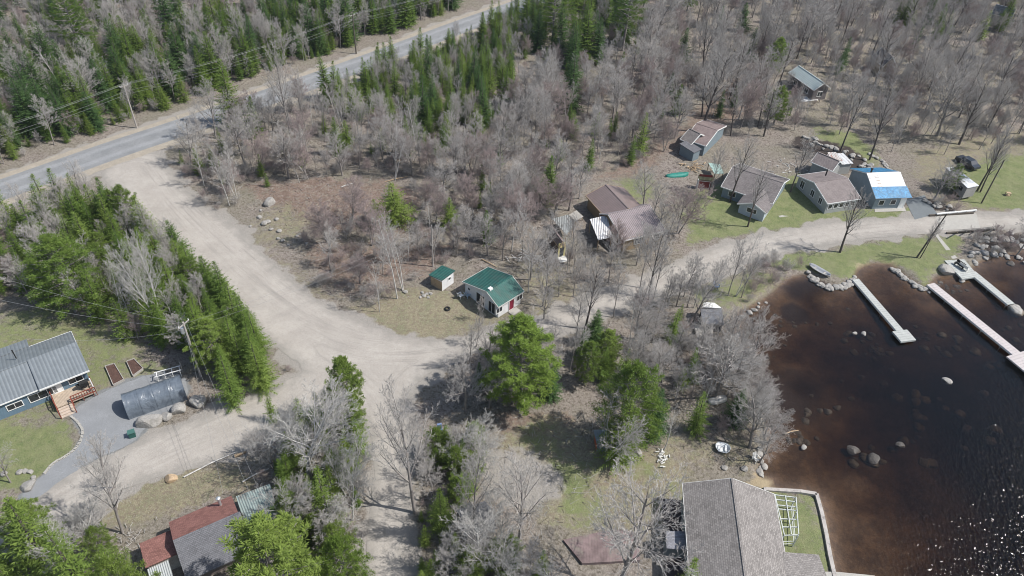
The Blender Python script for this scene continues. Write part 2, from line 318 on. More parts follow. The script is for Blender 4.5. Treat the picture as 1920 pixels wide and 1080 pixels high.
def ground_mat():
    s=NT('ground_litter_grass_and_gravel'); pos=s.coord()
    def A(nm):
        a=s.n('ShaderNodeAttribute',attribute_name=nm); q=s.n('ShaderNodeSeparateColor'); s.l(a.outputs['Color'],q.inputs[0]); return q.outputs
    a=A('zoneA'); b=A('zoneB'); c=A('zoneC')
    big=s.noise(.12,4,.6); mid=s.noise(.8,6,.7); fin=s.noise(5,5,.75); vfin=s.noise(16,3,.8)
    lit=s.mix(s.ramp(mid,.3,.7),(.14,.115,.10),(.27,.24,.21)); lit=s.mix(s.ramp(fin,.38,.62,0,.75),lit,(.46,.40,.35)); lit=s.mix(s.ramp(s.noise(2.3,6,.8),.50,.6,0,.85),lit,(.075,.055,.042)); lit=s.mix(s.ramp(big,.35,.65,0,.45),lit,(.20,.20,.13))
    def over(col,f,c2,t=.5):
        m=s.ramp(s.math('ADD',f,s.math('MULTIPLY',s.math('SUBTRACT',mid,.5),1.7)),t-.18,t+.18)
        m=s.math('MULTIPLY',m,s.ramp(f,.02,.15)); return s.mix(m,col,c2)
    dryc=s.mix(s.ramp(fin,.3,.7),(.23,.20,.125),(.40,.36,.245)); dryc=s.mix(s.ramp(mid,.48,.72,0,.5),dryc,(.22,.235,.12)); dryc=s.mix(s.ramp(s.noise(.55,6,.75),.45,.62,0,.75),dryc,(.215,.225,.13)); dryc=s.mix(s.ramp(s.noise(2.1,6,.8),.47,.6,0,.85),dryc,(.20,.155,.12)); dryc=s.mix(s.ramp(s.noise(7,4,.8),.55,.65,0,.8),dryc,(.46,.42,.33))
    grn=s.mix(s.ramp(mid,.35,.65),(.10,.155,.045),(.215,.25,.10)); grn=s.mix(s.ramp(s.noise(.35,5,.7),.45,.65,0,.7),grn,(.26,.26,.14)); grn=s.mix(s.ramp(fin,.35,.7,0,.6),grn,(.31,.31,.175)); grn=s.mix(s.ramp(s.noise(3,6,.8),.54,.66,0,.6),grn,(.17,.14,.09))
    redc=s.mix(s.ramp(mid,.35,.65),(.20,.14,.11),(.36,.27,.215)); redc=s.mix(s.ramp(fin,.42,.6,0,.8),redc,(.13,.09,.07)); redc=s.mix(s.ramp(s.noise(1.7,6,.8),.5,.6,0,.7),redc,(.33,.30,.24))
    gr=s.mix(s.ramp(fin,.3,.7),(.29,.265,.235),(.44,.41,.37)); gr=s.mix(s.ramp(big,.35,.7,0,.5),gr,(.34,.32,.28))
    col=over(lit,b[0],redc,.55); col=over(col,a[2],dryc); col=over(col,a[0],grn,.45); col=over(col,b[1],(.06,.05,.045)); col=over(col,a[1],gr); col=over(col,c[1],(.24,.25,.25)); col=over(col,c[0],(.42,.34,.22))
    bot=s.mix(s.ramp(mid,.4,.6),(.18,.12,.08),(.115,.08,.058)); bot=s.mix(s.ramp(s.noise(.3,6,.7),.5,.66,0,.7),bot,(.07,.05,.04)); bot=s.mix(s.math('MULTIPLY',b[1],.85),bot,(.03,.025,.03)); col=s.mix(b[2],col,bot)
    col=s.mix(s.ramp(vfin,.3,.7,.45,0),col,(.05,.04,.035))
    s.base(col); s.rough(.95); s.spec(.1); s.bump(s.math('ADD',fin,s.math('MULTIPLY',mid,1.5)),.9,.12); return s.m
me.materials.append(ground_mat()); tag(link('ground',me),kind='structure')
def gravel_mat():
    s=NT('pale_road_gravel'); n1=s.noise(.25,5,.65); n2=s.noise(12,3,.8); n3=s.noise(1.2,6,.7,scl3=(1,1,1))
    col=s.mix(s.ramp(n1,.35,.65),(.30,.27,.235),(.395,.36,.315)); col=s.mix(s.ramp(n2,.35,.65,0,.55),col,(.48,.445,.405)); col=s.mix(s.ramp(n3,.5,.72,0,.35),col,(.29,.275,.25))
    at=s.n('ShaderNodeAttribute',attribute_name='across'); ed=s.n('ShaderNodeAttribute',attribute_name='edge')
    cx=s.n('ShaderNodeCombineXYZ'); sp=s.n('ShaderNodeSeparateXYZ'); s.l(s.coord(),sp.inputs[0]); s.l(s.math('MULTIPLY',at.outputs['Fac'],1.6),cx.inputs[0]); s.l(s.math('MULTIPLY',sp.outputs[0],.07),cx.inputs[1]); s.l(s.math('MULTIPLY',sp.outputs[1],.07),cx.inputs[2])
    st=s.noise(1.0,5,.75,vec=cx.outputs[0]); patch=s.ramp(s.noise(.08,3,.6),.35,.65,.35,1)
    col=s.mix(s.math('MULTIPLY',s.ramp(st,.5,.72),s.math('MULTIPLY',patch,.85)),col,(.225,.21,.19)); col=s.mix(s.math('MULTIPLY',s.ramp(st,.45,.25),s.math('MULTIPLY',patch,.6)),col,(.47,.43,.385))
    e2=s.math('ADD',ed.outputs['Fac'],s.math('MULTIPLY',s.math('SUBTRACT',s.noise(.7,4,.7),.5),4)); col=s.mix(s.ramp(e2,1.6,-.2,0,.75),col,(.24,.225,.20))
    # streaks left by tyres, following the travel direction painted into the mesh
    col=s.mix(s.ramp(s.noise(5,4,.85),.5,.68,0,.5),col,(.22,.21,.195)); s.base(col); s.rough(.95); s.spec(.1); s.bump(n2,.7,.05); return s.m
M['gravel']=gravel_mat()
# gravel road: the outline filled by a fine grid so wheel tracks can be stored in it
def track_lines():
    L=[]
    for pts in ([(250,320),(310,400),(400,490),(480,560),(560,620),(660,660),(760,665),(850,652),(960,632)],[(240,330),(300,410),(390,505),(470,585),(560,655),(640,700),(700,750),(730,820),(732,1100)],[(480,560),(600,660),(560,740),(430,790),(300,850),(150,915),(20,990)],[(960,632),(1100,590),(1250,535),(1400,470),(1550,440),(1700,425),(1900,415)],[(730,1100),(732,820),(745,720),(820,668),(960,634)]):
        L.append(smooth_poly(W2(pts),2,False))
    return L
def gravel_sheet():
    out=dens(gravel,.7,.22,random.Random(3)); tris=tessellate_polygon([[Vector((p.x,p.y,0)) for p in out]])
    import bmesh
    bm=bmesh.new(); vs_=[bm.verts.new((p.x,p.y,.028)) for p in out]
    for t in tris:
        try: bm.faces.new([vs_[i] for i in t])
        except ValueError: pass
    xmin=min(p.x for p in out); xmax=max(p.x for p in out); ymin=min(p.y for p in out); ymax=max(p.y for p in out)
    st=.8
    for k in range(int((xmax-xmin)/st)):
        g=bm.verts[:]+bm.edges[:]+bm.faces[:]
        bmesh.ops.bisect_plane(bm,geom=g,plane_co=(xmin+st*(k+.5),0,0),plane_no=(1,0,0),dist=1e-4)
    for k in range(int((ymax-ymin)/st)):
        g=bm.verts[:]+bm.edges[:]+bm.faces[:]
        bmesh.ops.bisect_plane(bm,geom=g,plane_co=(0,ymin+st*(k+.5),0),plane_no=(0,1,0),dist=1e-4)
    for f in bm.faces:
        f.normal_update()
        if f.normal.z<0: f.normal_flip()
    me=bpy.data.meshes.new('gravel_road'); bm.to_mesh(me); bm.free()
    n=len(me.vertices); co=np.empty(n*3,np.float32); me.vertices.foreach_get('co',co); co=co.reshape(-1,3); x=co[:,0].astype(float); y=co[:,1].astype(float); dm=np.full(n,1e9)
    for L in track_lines():
        for a,b in zip(L[:-1],L[1:]):
            dx,dy=b.x-a.x,b.y-a.y; q=dx*dx+dy*dy+1e-9; t=np.clip(((x-a.x)*dx+(y-a.y)*dy)/q,0,1); dm=np.minimum(dm,np.hypot(x-a.x-t*dx,y-a.y-t*dy))
    de=-sdist(x,y,gravel)
    for nm,vv in (('across',dm),('edge',de)):
        at=me.attributes.new(nm,'FLOAT','POINT'); at.data.foreach_set('value',vv.astype(np.float32))
    me.materials.append(M['gravel']); me.update()
    tag(link('gravel_road',me),kind='structure')
gravel_sheet()
def asphalt():
    s=NT('grey_asphalt'); col=s.mix(s.ramp(s.noise(.3,5,.6),.35,.65),(.205,.21,.212),(.265,.268,.268)); col=s.mix(s.ramp(s.noise(10,3,.8),.35,.65,0,.4),col,(.17,.175,.18))
    at=s.n('ShaderNodeUVMap',uv_map='road'); sp=s.n('ShaderNodeSeparateXYZ'); s.l(at.outputs[0],sp.inputs[0])
    v=sp.outputs['Y']; t=s.math('ABSOLUTE',s.math('SUBTRACT',s.math('ABSOLUTE',s.math('SUBTRACT',v,.5)),.25)); col=s.mix(s.ramp(t,.04,.12,.4,0),col,(.33,.335,.34))
    cr=s.math('LESS_THAN',s.math('ABSOLUTE',s.math('SUBTRACT',s.noise(1.2,4,.7),.5)),.006); col=s.mix(s.math('MULTIPLY',cr,.7),col,(.09,.09,.09))
    s.base(col); s.rough(.85); s.spec(.3); return s.m
def road_strip(name,line_a,line_b,z,mat,jit=0):
    v=[];f=[];K=len(line_a)
    for a,b in zip(line_a,line_b): v+=[(a.x,a.y,z),(b.x,b.y,z)]
    for i in range(K-1): f.append((2*i,2*i+1,2*i+3,2*i+2))
    me=bpy.data.meshes.new(name); me.from_pydata(v,[],f); uv=me.uv_layers.new(name='road')
    for li,l in enumerate(me.loops): uv.data[li].uv=((l.vertex_index//2)*1.0,float(l.vertex_index%2))
    me.materials.append(mat); me.update()
    import bmesh
    bm=bmesh.new(); bm.from_mesh(me)
    for q in bm.faces:
        q.normal_update()
        if q.normal.z<0: q.normal_flip()
    bm.to_mesh(me); bm.free()
    return tag(link(name,me),kind='structure')
M['shoulder']=plain('tan_road_shoulder',(.38,.335,.27),.95,.22,.8,fine=10)
sheet('road_shoulder',shoulder,.034,M['shoulder'])
road_strip('paved_road',up,offs(up,RWID),.042,asphalt())
M['bluegravel']=plain('crushed_stone',(.255,.262,.268),.95,.16,.5,fine=11)
sheet('driveway',dens(drive,.8,.12,rnd),.036,M['bluegravel'])
sheet('asphalt_driveway',drive2,.040,plain('dark_driveway_asphalt',(.17,.185,.19),.9,.12,.6,fine=10))
sheet('concrete_apron',W2([(1752,404),(1830,400),(1838,428),(1765,432)]),.046,M['concrete'])
# ------------------------------------------------------------------ lake
def water():
    s=NT('dark_tannin_water'); s.t.nodes.remove(s.b)
    gl=s.n('ShaderNodeBsdfGlossy'); gl.inputs['Roughness'].default_value=.11; tr=s.n('ShaderNodeBsdfTransparent'); fr=s.n('ShaderNodeFresnel'); fr.inputs['IOR'].default_value=1.33
    gl.inputs['Color'].default_value=(1,1,1,1)
    mp=s.n('ShaderNodeMapping'); mp.inputs['Rotation'].default_value=(0,0,R(28)); mp.inputs['Scale'].default_value=(1,.6,1); s.l(s.coord(),mp.inputs[0])
    a=s.noise(2.9,1.5,.45,vec=mp.outputs[0]); b=s.noise(9,2,.5); h=s.math('ADD',a,s.math('MULTIPLY',b,.0))
    bp=s.n('ShaderNodeBump'); bp.inputs['Strength'].default_value=1; bp.inputs['Distance'].default_value=.42; s.l(h,bp.inputs['Height']); s.l(bp.outputs[0],gl.inputs['Normal']); wx=s.n('ShaderNodeSeparateXYZ'); s.l(s.coord(),wx.inputs[0]); s.l(s.ramp(s.math('SUBTRACT',wx.outputs[0],wx.outputs[1]),-9,12,.2,1),bp.inputs['Strength'])
    mx=s.n('ShaderNodeMixShader'); s.l(s.math('MULTIPLY',fr.outputs[0],1.0),mx.inputs[0]); s.l(tr.outputs[0],mx.inputs[1]); s.l(gl.outputs[0],mx.inputs[2]); s.l(mx.outputs[0],s.out.inputs['Surface'])
    va=s.n('ShaderNodeVolumeAbsorption'); va.inputs['Density'].default_value=2.1; va.inputs['Color'].default_value=(.50,.37,.18,1); s.l(va.outputs[0],s.out.inputs['Volume'])
    return s.m
wb=MB()
wb.box(10,-300,-12,1500,1500,-.45)
tag(wb.build('lake_water',water()),kind='structure')

# ------------------------------------------------------------------ thin air haze round the whole place
def haze():
    hm=bpy.data.materials.new('thin_pale_haze'); hm.use_nodes=True; t=hm.node_tree; t.nodes.remove(t.nodes['Principled BSDF']); v=t.nodes.new('ShaderNodeVolumePrincipled'); v.inputs['Density'].default_value=.00012; v.inputs['Color'].default_value=(.80,.86,.95,1); v.inputs['Anisotropy'].default_value=.2
    t.links.new(v.outputs[0],t.nodes['Material Output'].inputs['Volume']); mb=MB(); mb.box(-1850,-350,-14,1950,2700,76); tag(mb.build('haze',hm),'thin pale haze over the distant woods','haze',kind='stuff')
haze()
# ------------------------------------------------------------------ buildings
FOOT=[]      # footprints kept clear of trees: (centre, half length, half width, angle)
def frame(A,B,zA,mode,C,zC,L=None):
    a=G(*A,zA).to_2d(); b=G(*B,zA).to_2d(); c=G(*C,zC).to_2d(); d=(b-a).normalized(); nl=Vector((-d.y,d.x)); per=(c-a).dot(nl)
    L=L or (b-a).length
    if mode=='ridge': W=2*abs(per); cen=a+d*L/2
    else: W=abs(per); cen=a+d*L/2+nl*per/2
    return cen,L,W,math.atan2(d.y,d.x)
SIDE={'S':((0,-1),(1,0)),'N':((0,1),(-1,0)),'E':((1,0),(0,1)),'W':((-1,0),(0,-1))}
def opening(par,side,u,z,w,h,L,W,kind='window',fr=None,pane=None,div=0,name=None):
    nrm,tan=SIDE[side]; off=(W/2 if side in 'SN' else L/2); c=Vector((nrm[0]*off,nrm[1]*off,0))+Vector((tan[0]*u,tan[1]*u,0))
    M_=Matrix.Translation(c)@Matrix.Rotation(math.atan2(tan[1],tan[0]),4,'Z')     # x along wall, -y outwards
    t=.09; mb=MB()
    for q in ((-w/2-t,-.07,z-t,w/2+t,.02,z),(-w/2-t,-.07,z+h,w/2+t,.02,z+h+t),(-w/2-t,-.07,z,-w/2,.02,z+h),(w/2,-.07,z,w/2+t,.02,z+h)): mb.box(*q,M_)
    for k in range(div): x=-w/2+w*(k+1)/(div+1); mb.box(x-.03,-.065,z,x+.03,.02,z+h,M_)
    o=mb.build(name or kind,fr or M['white'],par); p=MB(); p.box(-w/2,-.045,z,w/2,.01,z+h,M_); p.build('pane' if kind=='window' else 'door_panel',pane or M['glass'],o)
    return o
def house(name,label,cat,A,B,zA,mode,C,zC,eave,ridge,wall,roof,over=.3,wins=(),doors=(),L=None,hip=0,trim=True,far=None):
    cen,L,W,ang=frame(A,B,zA,mode,C,zC,L); r0=0.0
    if far:
        c2,L2,W2_,a2=frame(A,B,zA,mode,far,zC,L); yn=W2_/2; ys=W/2; nl_=Vector((-math.sin(ang),math.cos(ang))); cen=cen+nl_*(yn-ys)/2; r0=(ys-yn)/2; W=yn+ys
    FOOT.append((cen,L/2,W/2,ang))
    e=empty(name,(cen.x,cen.y,0),ang,label,cat)
    l=L/2-over; wd=W/2-over; sl=(ridge-eave)/(W/2); ew=eave+sl*over-.03; rt=ridge-.05
    mb=MB(); mb.poly([(-l,-wd,-.5),(l,-wd,-.5),(l,wd,-.5),(-l,wd,-.5),(-l,-wd,ew),(l,-wd,ew),(l,wd,ew),(-l,wd,ew),(-l,r0,rt),(l,r0,rt)],[(0,1,5,4),(2,3,7,6),(0,4,8,7,3),(1,2,6,9,5),(4,5,9,8),(6,7,8,9),(0,3,2,1)])
    wo=mb.build('wall',wall,e)
    rb=MB(); t=.16; y=W/2; lx=L/2
    if hip<=0:
        for sx in (1,):
            prof=[(-y,eave),(r0,ridge),(y,eave),(y,eave-t),(r0,ridge-t),(-y,eave-t)]
            v=[(-lx,a,b) for a,b in prof]+[(lx,a,b) for a,b in prof]
            rb.poly(v,[(0,6,7,1),(1,7,8,2),(2,8,9,3),(3,9,10,4),(4,10,11,5),(5,11,6,0),(0,1,4,5),(1,2,3,4),(6,11,10,7),(7,10,9,8)])
    else:
        q=[(-lx,-y,eave),(lx,-y,eave),(lx,y,eave),(-lx,y,eave),(-lx+hip,0,ridge),(lx-hip,0,ridge)]; v=q+[(a,b,c-t) for a,b,c in q]
        rb.poly(v,[(0,1,5,4),(2,3,4,5),(1,2,5),(3,0,4),(0,6,7,1),(1,7,8,2),(2,8,9,3),(3,9,6,0),(6,9,8,7)])
    ro=rb.build('roof',roof,e)
    if trim and hip<=0:
        tb=MB(); k=.07
        for sx in (-1,1):
            x=sx*(lx+.02)
            for sy in (-1,1): tb.bar((x,sy*y,eave-t/2),(x,r0,ridge-t/2),.05,.2)
        for sy in (-1,1): tb.bar((-lx,sy*(y+.03),eave-t/2),(lx,sy*(y+.03),eave-t/2),.05,.17)
        tb.build('trim',M['white'] if trim is True else trim,e)
        cb=MB(); cb.box(-lx,r0-.12,ridge-.02,lx,r0+.12,ridge+.04); cb.build('ridge_cap',roof,ro)
    for wn in wins: opening(e,*wn[:5],2*l,2*wd,'window',div=wn[5] if len(wn)>5 else 1)
    for dn in doors: opening(e,dn[0],dn[1],.12,.9,2.0,2*l,2*wd,'door',pane=dn[2])
    return e,2*l,2*wd,ro
def col(name,c,**k): return plain(name,c,**k)
def chimney(par,x,y,z0,z1,r=.12,mat=None,cap=True):
    mb=MB(); mb.tube([(x,y,z0),(x,y,z1)],[r,r],8)
    if cap: mb.tube([(x,y,z1+.05),(x,y,z1+.16)],[r*1.7,r*.5],8)
    return mb.build('chimney',mat or M['metal_grey'],par)
BD={}
clap=lambda n,c: plain(n,c,.7,.07,1,stripe=('Z',.16,.02),stripeC=.4)
# blue house with grey metal roof
blue=clap('slate_blue_siding',(.135,.205,.27)); greymetal=corrugated('grey_ribbed_metal_roof',(.205,.225,.235),.42,.42,.15,amp=.02,dirt=None)
e,l,wd,ro=house('blue_house','blue sided house with grey ribbed metal roof beside the lawn','house',(-75,724),(142.6,642.6),3.9,'ridge',(104.6,717.6),2.6,2.6,3.9,blue,greymetal,.35,
  wins=(('S',-2.2,.95,1.6,.75,1),('S',.9,.85,3.0,1.05,2),('S',-6.0,.95,1.6,.75,1)))
# raised porch roof over the right-hand part
pr=MB(); a=Vector((l/2+.35,0,4.50)); pr.slab([Vector((l/2-5.2,0,4.04)),Vector((l/2-5.2,-wd/2-.75,2.85)),Vector((l/2+.42,-wd/2-.75,2.85)),Vector((l/2+.42,0,4.04))],.16); po=pr.build('porch_roof',greymetal,e)
fb=MB(); fb.box(l/2-5.2,-wd/2-.81,2.66,l/2+.42,-wd/2-.755,2.87); fb.build('fascia',M['white'],po)
bk=MB(); bk.slab([Vector((-l/2,wd/2+.3,2.74)),Vector((l/2-4.6,wd/2+.3,2.74)),Vector((l/2-4.6,wd/2+2.4,2.3)),Vector((-l/2,wd/2+2.4,2.3))],.15); bk.build('rear_lean_to_roof',greymetal,e)
bk=MB(); bk.box(-l/2,wd/2,0,l/2-4.8,wd/2+2.1,2.25); bk.build('rear_lean_to_wall',blue,e)
opening(e,'S',l/2-1.35,1.25,1.5,1.0,l,wd,'window',div=1)
opening(e,'S',l/2-3.5,.75,.95,2.0,l,wd,'door',pane=M['white'])
DY=wd/2+2.5
dk=MB(); dk.box(l/2-4.4,-DY,.55,l/2+.1,-wd/2-.02,.7); dk.build('deck',plain('deck_boards',(.42,.34,.26),.85,.15,2,stripe=('X',.14,.02)),e)
ps=MB(); ps.box(l/2+.0,-DY,.7,l/2+.12,-DY+.12,3.05); ps.build('porch_post',M['white'],e)
rl=MB()
for x0,y0,x1,y1 in ((l/2-4.4,-DY,l/2-4.4,-wd/2-.3),(l/2-2.6,-DY,l/2+.1,-DY),(l/2+.1,-DY,l/2+.1,-wd/2-.3)):
    if x0==l/2-2.6: rl.build('railing',M['deck_red'],e); rl=MB()
    for z in (.85,1.55): rl.bar((x0,y0,z),(x1,y1,z),.09)
    n=int(math.hypot(x1-x0,y1-y0)/.3)
    for k in range(n+1): t=k/n; rl.bar((x0+(x1-x0)*t,y0+(y1-y0)*t,.1 if k%4==0 else .8),(x0+(x1-x0)*t,y0+(y1-y0)*t,1.6),.07)
rl.build('railing',M['deck_red'],e)
st=MB()
for k in range(4): st.box(l/2-4.3,-DY-.34*(k+1),.52-.15*(k+1)-.05,l/2-2.7,-DY-.34*k,.52-.15*k-.05+.02)
st.build('steps',plain('step_boards',(.45,.37,.30),.85,.15,2),e)
sr=MB()
for x in (l/2-4.35,l/2-2.65):
    sr.bar((x,-DY,1.5),(x,-DY-1.5,.9),.09)
    for y,z in ((-DY-.1,1.5),(-DY-1.4,.95)): sr.bar((x,y,0),(x,y,z),.1)
sr.build('stair_railing',M['deck_red'],e)
chimney(ro,l/2-6.2,1.6,3.6,4.9,.07,M['black']); BD['blue']=e
# covered barbecue on its deck
def on(e,x,y,z): 
    a=e.rotation_euler.z; return (e.location.x+x*math.cos(a)-y*math.sin(a),e.location.y+x*math.sin(a)+y*math.cos(a),z)
g=empty('barbecue',on(e,l/2-.75,-wd/2-1.1,.7),e.rotation_euler.z,'black covered barbecue on the blue house deck','barbecue')
mb=MB(); mb.box(-.5,-.28,.45,.5,.28,.95); mb.box(-.9,-.25,.85,-.5,.25,.9); mb.build('body',M['black'],g); mb=MB(); mb.tube([(-.5,0,.97),(.5,0,.97)],[.28,.28],10); mb.build('lid',M['black'],g)
for x in (-.42,.42):
    for y in (-.22,.22): mb=MB(); mb.box(x-.03,y-.03,0,x+.03,y+.03,.45); mb.build('leg',M['black'],g)
# red and grey cabin
redsh=shingle('red_brown_shingles',(.27,.135,.115)); greysh=shingle('slate_grey_shingles',(.155,.155,.165),.18)
cen,L,W,ang=frame((324,1013),(446,960),3.9,'ridge',(314,980),2.5); 
e=empty('red_roofed_cabin',(cen.x,cen.y,0),ang,'cabin with one red shingle slope and one dark grey slope, metal chimney','cabin'); FOOT.append((cen,L/2+3.0,W/2+.5,ang)); y=W/2
mb=MB(); l=L/2-.25; wd=y-.3; mb.poly([(-l,-wd,-.5),(l,-wd,-.5),(l,wd,-.5),(-l,wd,-.5),(-l,-wd,2.6),(l,-wd,2.6),(l,wd,2.6),(-l,wd,2.6),(-l,0,3.75),(l,0,3.75)],[(0,1,5,4),(2,3,7,6),(0,4,8,7,3),(1,2,6,9,5),(4,5,9,8),(6,7,8,9)]); mb.build('wall',clap('dark_board_walls',(.16,.13,.115)),e)
mb=MB(); mb.slab([(-L/2,0,3.9),(L/2,0,3.9),(L/2,y,2.5),(-L/2,y,2.5)],.16); rr=mb.build('red_roof_slope',redsh,e)
mb=MB(); mb.slab([(-L/2,-y-.6,2.28),(L/2+.2,-y-.6,2.28),(L/2+.2,0,3.905),(-L/2,0,3.905)],.16); mb.build('grey_roof_slope',greysh,e)
chimney(rr,L/2-1.3,y-.9,2.6,4.1,.15); opening(e,'W',0,1,1.0,1.0,2*l,2*wd)
mb=MB(); mb.slab([(-L/2-3.1,-.6,2.4),(-L/2-.1,-.6,2.4),(-L/2-.1,2.6,2.15),(-L/2-3.1,2.6,2.15)],.14); mb.build('side_shed_roof',redsh,e); mb=MB(); mb.box(-L/2-2.9,-.4,-.3,-L/2+.2,2.3,2.1); mb.build('side_shed_wall',M['wood_grey'],e)
mb=MB(); mb.slab([(-L/2-3.0,-3.4,1.9),(-L/2-1.0,-3.4,1.9),(-L/2-1.0,-.75,2.2),(-L/2-3.0,-.75,2.2)],.05); mb.build('metal_awning',corrugated('pale_corrugated_awning',(.42,.44,.43),.2,.5),e)
mint=corrugated('weathered_mint_metal',(.26,.32,.305),.25,.6,dirt=(.20,.19,.17))
mb=MB(); mb.slab([(L/2+.25,.2,2.5),(L/2+.4,3.2,2.3),(L/2+4.0,3.0,2.25),(L/2+3.6,-1.5,2.4),(L/2+.3,-1.2,2.6)],.06); mb.build('mint_lean_to_roof',mint,e)
for x,yy in ((L/2+3.6,2.6),(L/2+3.3,-1.1),(L/2+.6,2.8)): mb=MB(); mb.box(x-.06,yy-.06,-.2,x+.06,yy+.06,2.28); mb.build('lean_to_post',M['wood_raw'],e)
# green roofed cottage
greenr=corrugated('green_ribbed_metal_roof',(.03,.112,.095),.3,.4,amp=.035,var=.3,dirt=(.05,.10,.085)); white_s=plain('white_board_siding',(.66,.66,.66),.7,.08,1.2,stripe=('Z',.2,.02),stripeC=.35)
e,l,wd,ro=house('green_roofed_cottage','white cottage with green metal roof and dark red front door','cottage',(911.6,546.1),(960.2,517),3.75,'ridge',(935.6,575.3),2.4,2.4,3.75,white_s,greenr,.3,far=(870.8,526),trim=M['white_dirty'],
  wins=(('S',-2.1,1.0,1.1,.8,1),('S',2.0,1.0,1.1,.8,1),('W',-.2,.2,1.6,1.9,1),('W',2.2,.2,1.3,1.9,1),('W',-2.6,1.4,.5,.4,0)),doors=(('S',.35,plain('dark_red_door',(.20,.012,.035),.5,.1)),))
mb=MB(); mb.box(-l/2+.2,-1.5,3.6,-l/2+.8,-1.0,3.9); mb.build('ridge_vent',M['white'],ro)
g=MB(); g.box(-.8,-.5,0,.8,.5,.16); o=g.build('doorstep',M['concrete'],loc=on(e,.35,-wd/2-.7,0),rz=e.rotation_euler.z); tag(o,'pale concrete step at the red cottage door','step')
FENCE_COT=e
ang_c=e.rotation_euler.z
# small green roofed shed
def box_shed(name,label,P0,P1,P2,h0,h1,wall,roofm,cat='shed',over=.2,side=None,rooft=.1,wallside=None,wins=(),doors=()):
    "P0 near corner, P1 right corner, P2 left corner of the base in the photograph; roof falls from h1 (near right side) to h0"
    a=G(*P0).to_2d(); b=G(*P1).to_2d(); c=G(*P2).to_2d(); d=(b-a).normalized(); L=(b-a).length; nl=Vector((-d.y,d.x)); W=abs((c-a).dot(nl)); cen=a+d*L/2+nl*W/2; ang=math.atan2(d.y,d.x)
    FOOT.append((cen,L/2,W/2,ang)); e=empty(name,(cen.x,cen.y,0),ang,label,cat)
    x=L/2;y=W/2; mb=MB(); mb.poly([(-x,-y,-.3),(x,-y,-.3),(x,y,-.3),(-x,y,-.3),(-x,-y,h1-.05),(x,-y,h1-.05),(x,y,h0-.05),(-x,y,h0-.05)],[(0,1,5,4),(1,2,6,5),(2,3,7,6),(3,0,4,7),(4,5,6,7),(0,3,2,1)]); mb.build('wall',wall,e)
    k=(h1-h0)/W; mb=MB(); mb.slab([(-x-over,-y-over,h1+k*over),(x+over,-y-over,h1+k*over),(x+over,y+over,h0-k*over),(-x-over,y+over,h0-k*over)],rooft); mb.build('roof',roofm,e)
    if side:
        mb=MB(); mb.box(-x-.03,-y+.02,-.1,-x-.003,y-.02,min(h0,h1)*.86); mb.build('side_panel',side,e)
    for wn in wins: opening(e,*wn[:5],L,W,'window',div=0)
    for dn in doors: opening(e,dn[0],dn[1],.1,.8,1.85,L,W,'door',pane=dn[2])
    return e,L,W
box_shed('green_roofed_shed','small white shed with flat green roof and bare plywood side','',*[0]*0) if 0 else None
box_shed('green_roofed_shed','small white shed with low green roof and bare plywood side',(829.3,548),(850.6,532),(806.5,537.5),2.2,2.5,white_s,greenr,side=M['wood_raw'],wins=(('S',.3,1.4,.5,.45),))
# yellow fronted cabin
brownr=corrugated('brown_ribbed_metal_roof',(.20,.155,.145),.35,.5,amp=.02)
e,l,wd,ro=house('yellow_fronted_cabin','small brown roofed cabin with yellow front wall','cabin',(1055.5,452.5),(1034,423),3.3,'ridge',(1044.2,458.3),2.15,2.15,3.3,plain('dark_brown_boards',(.13,.09,.07)),brownr,.15,trim=M['wood_raw'])
mb=MB(); mb.poly([(-l/2-.06,-wd/2,0),(-l/2-.06,wd/2,0),(-l/2-.06,wd/2,2.2),(-l/2-.06,0,3.15),(-l/2-.06,-wd/2,2.2)],[(0,1,2,3,4)]); mb.slab([(0,0,0),(.01,0,0),(.01,.01,0)],.001)
mb=MB(); mb.box(-l/2-.08,-wd/2,0,-l/2-.005,-.62,2.15); mb.box(-l/2-.08,.62,0,-l/2-.005,wd/2,2.15); mb.box(-l/2-.08,-.62,2.05,-l/2-.005,.62,2.9); mb.build('yellow_front',plain('pale_yellow_paint',(.62,.56,.26),.7,.1),e)
mb=MB(); mb.box(-l/2-.05,-.6,.05,-l/2-.01,.6,2.04); mb.build('doorway',M['glass'],e); mb=MB(); mb.slab([(-l/2-1.3,-.7,.12),(-l/2-.1,-.7,.3),(-l/2-.1,.7,.3),(-l/2-1.3,.7,.12)],.08); mb.build('ramp',M['white_dirty'],e)
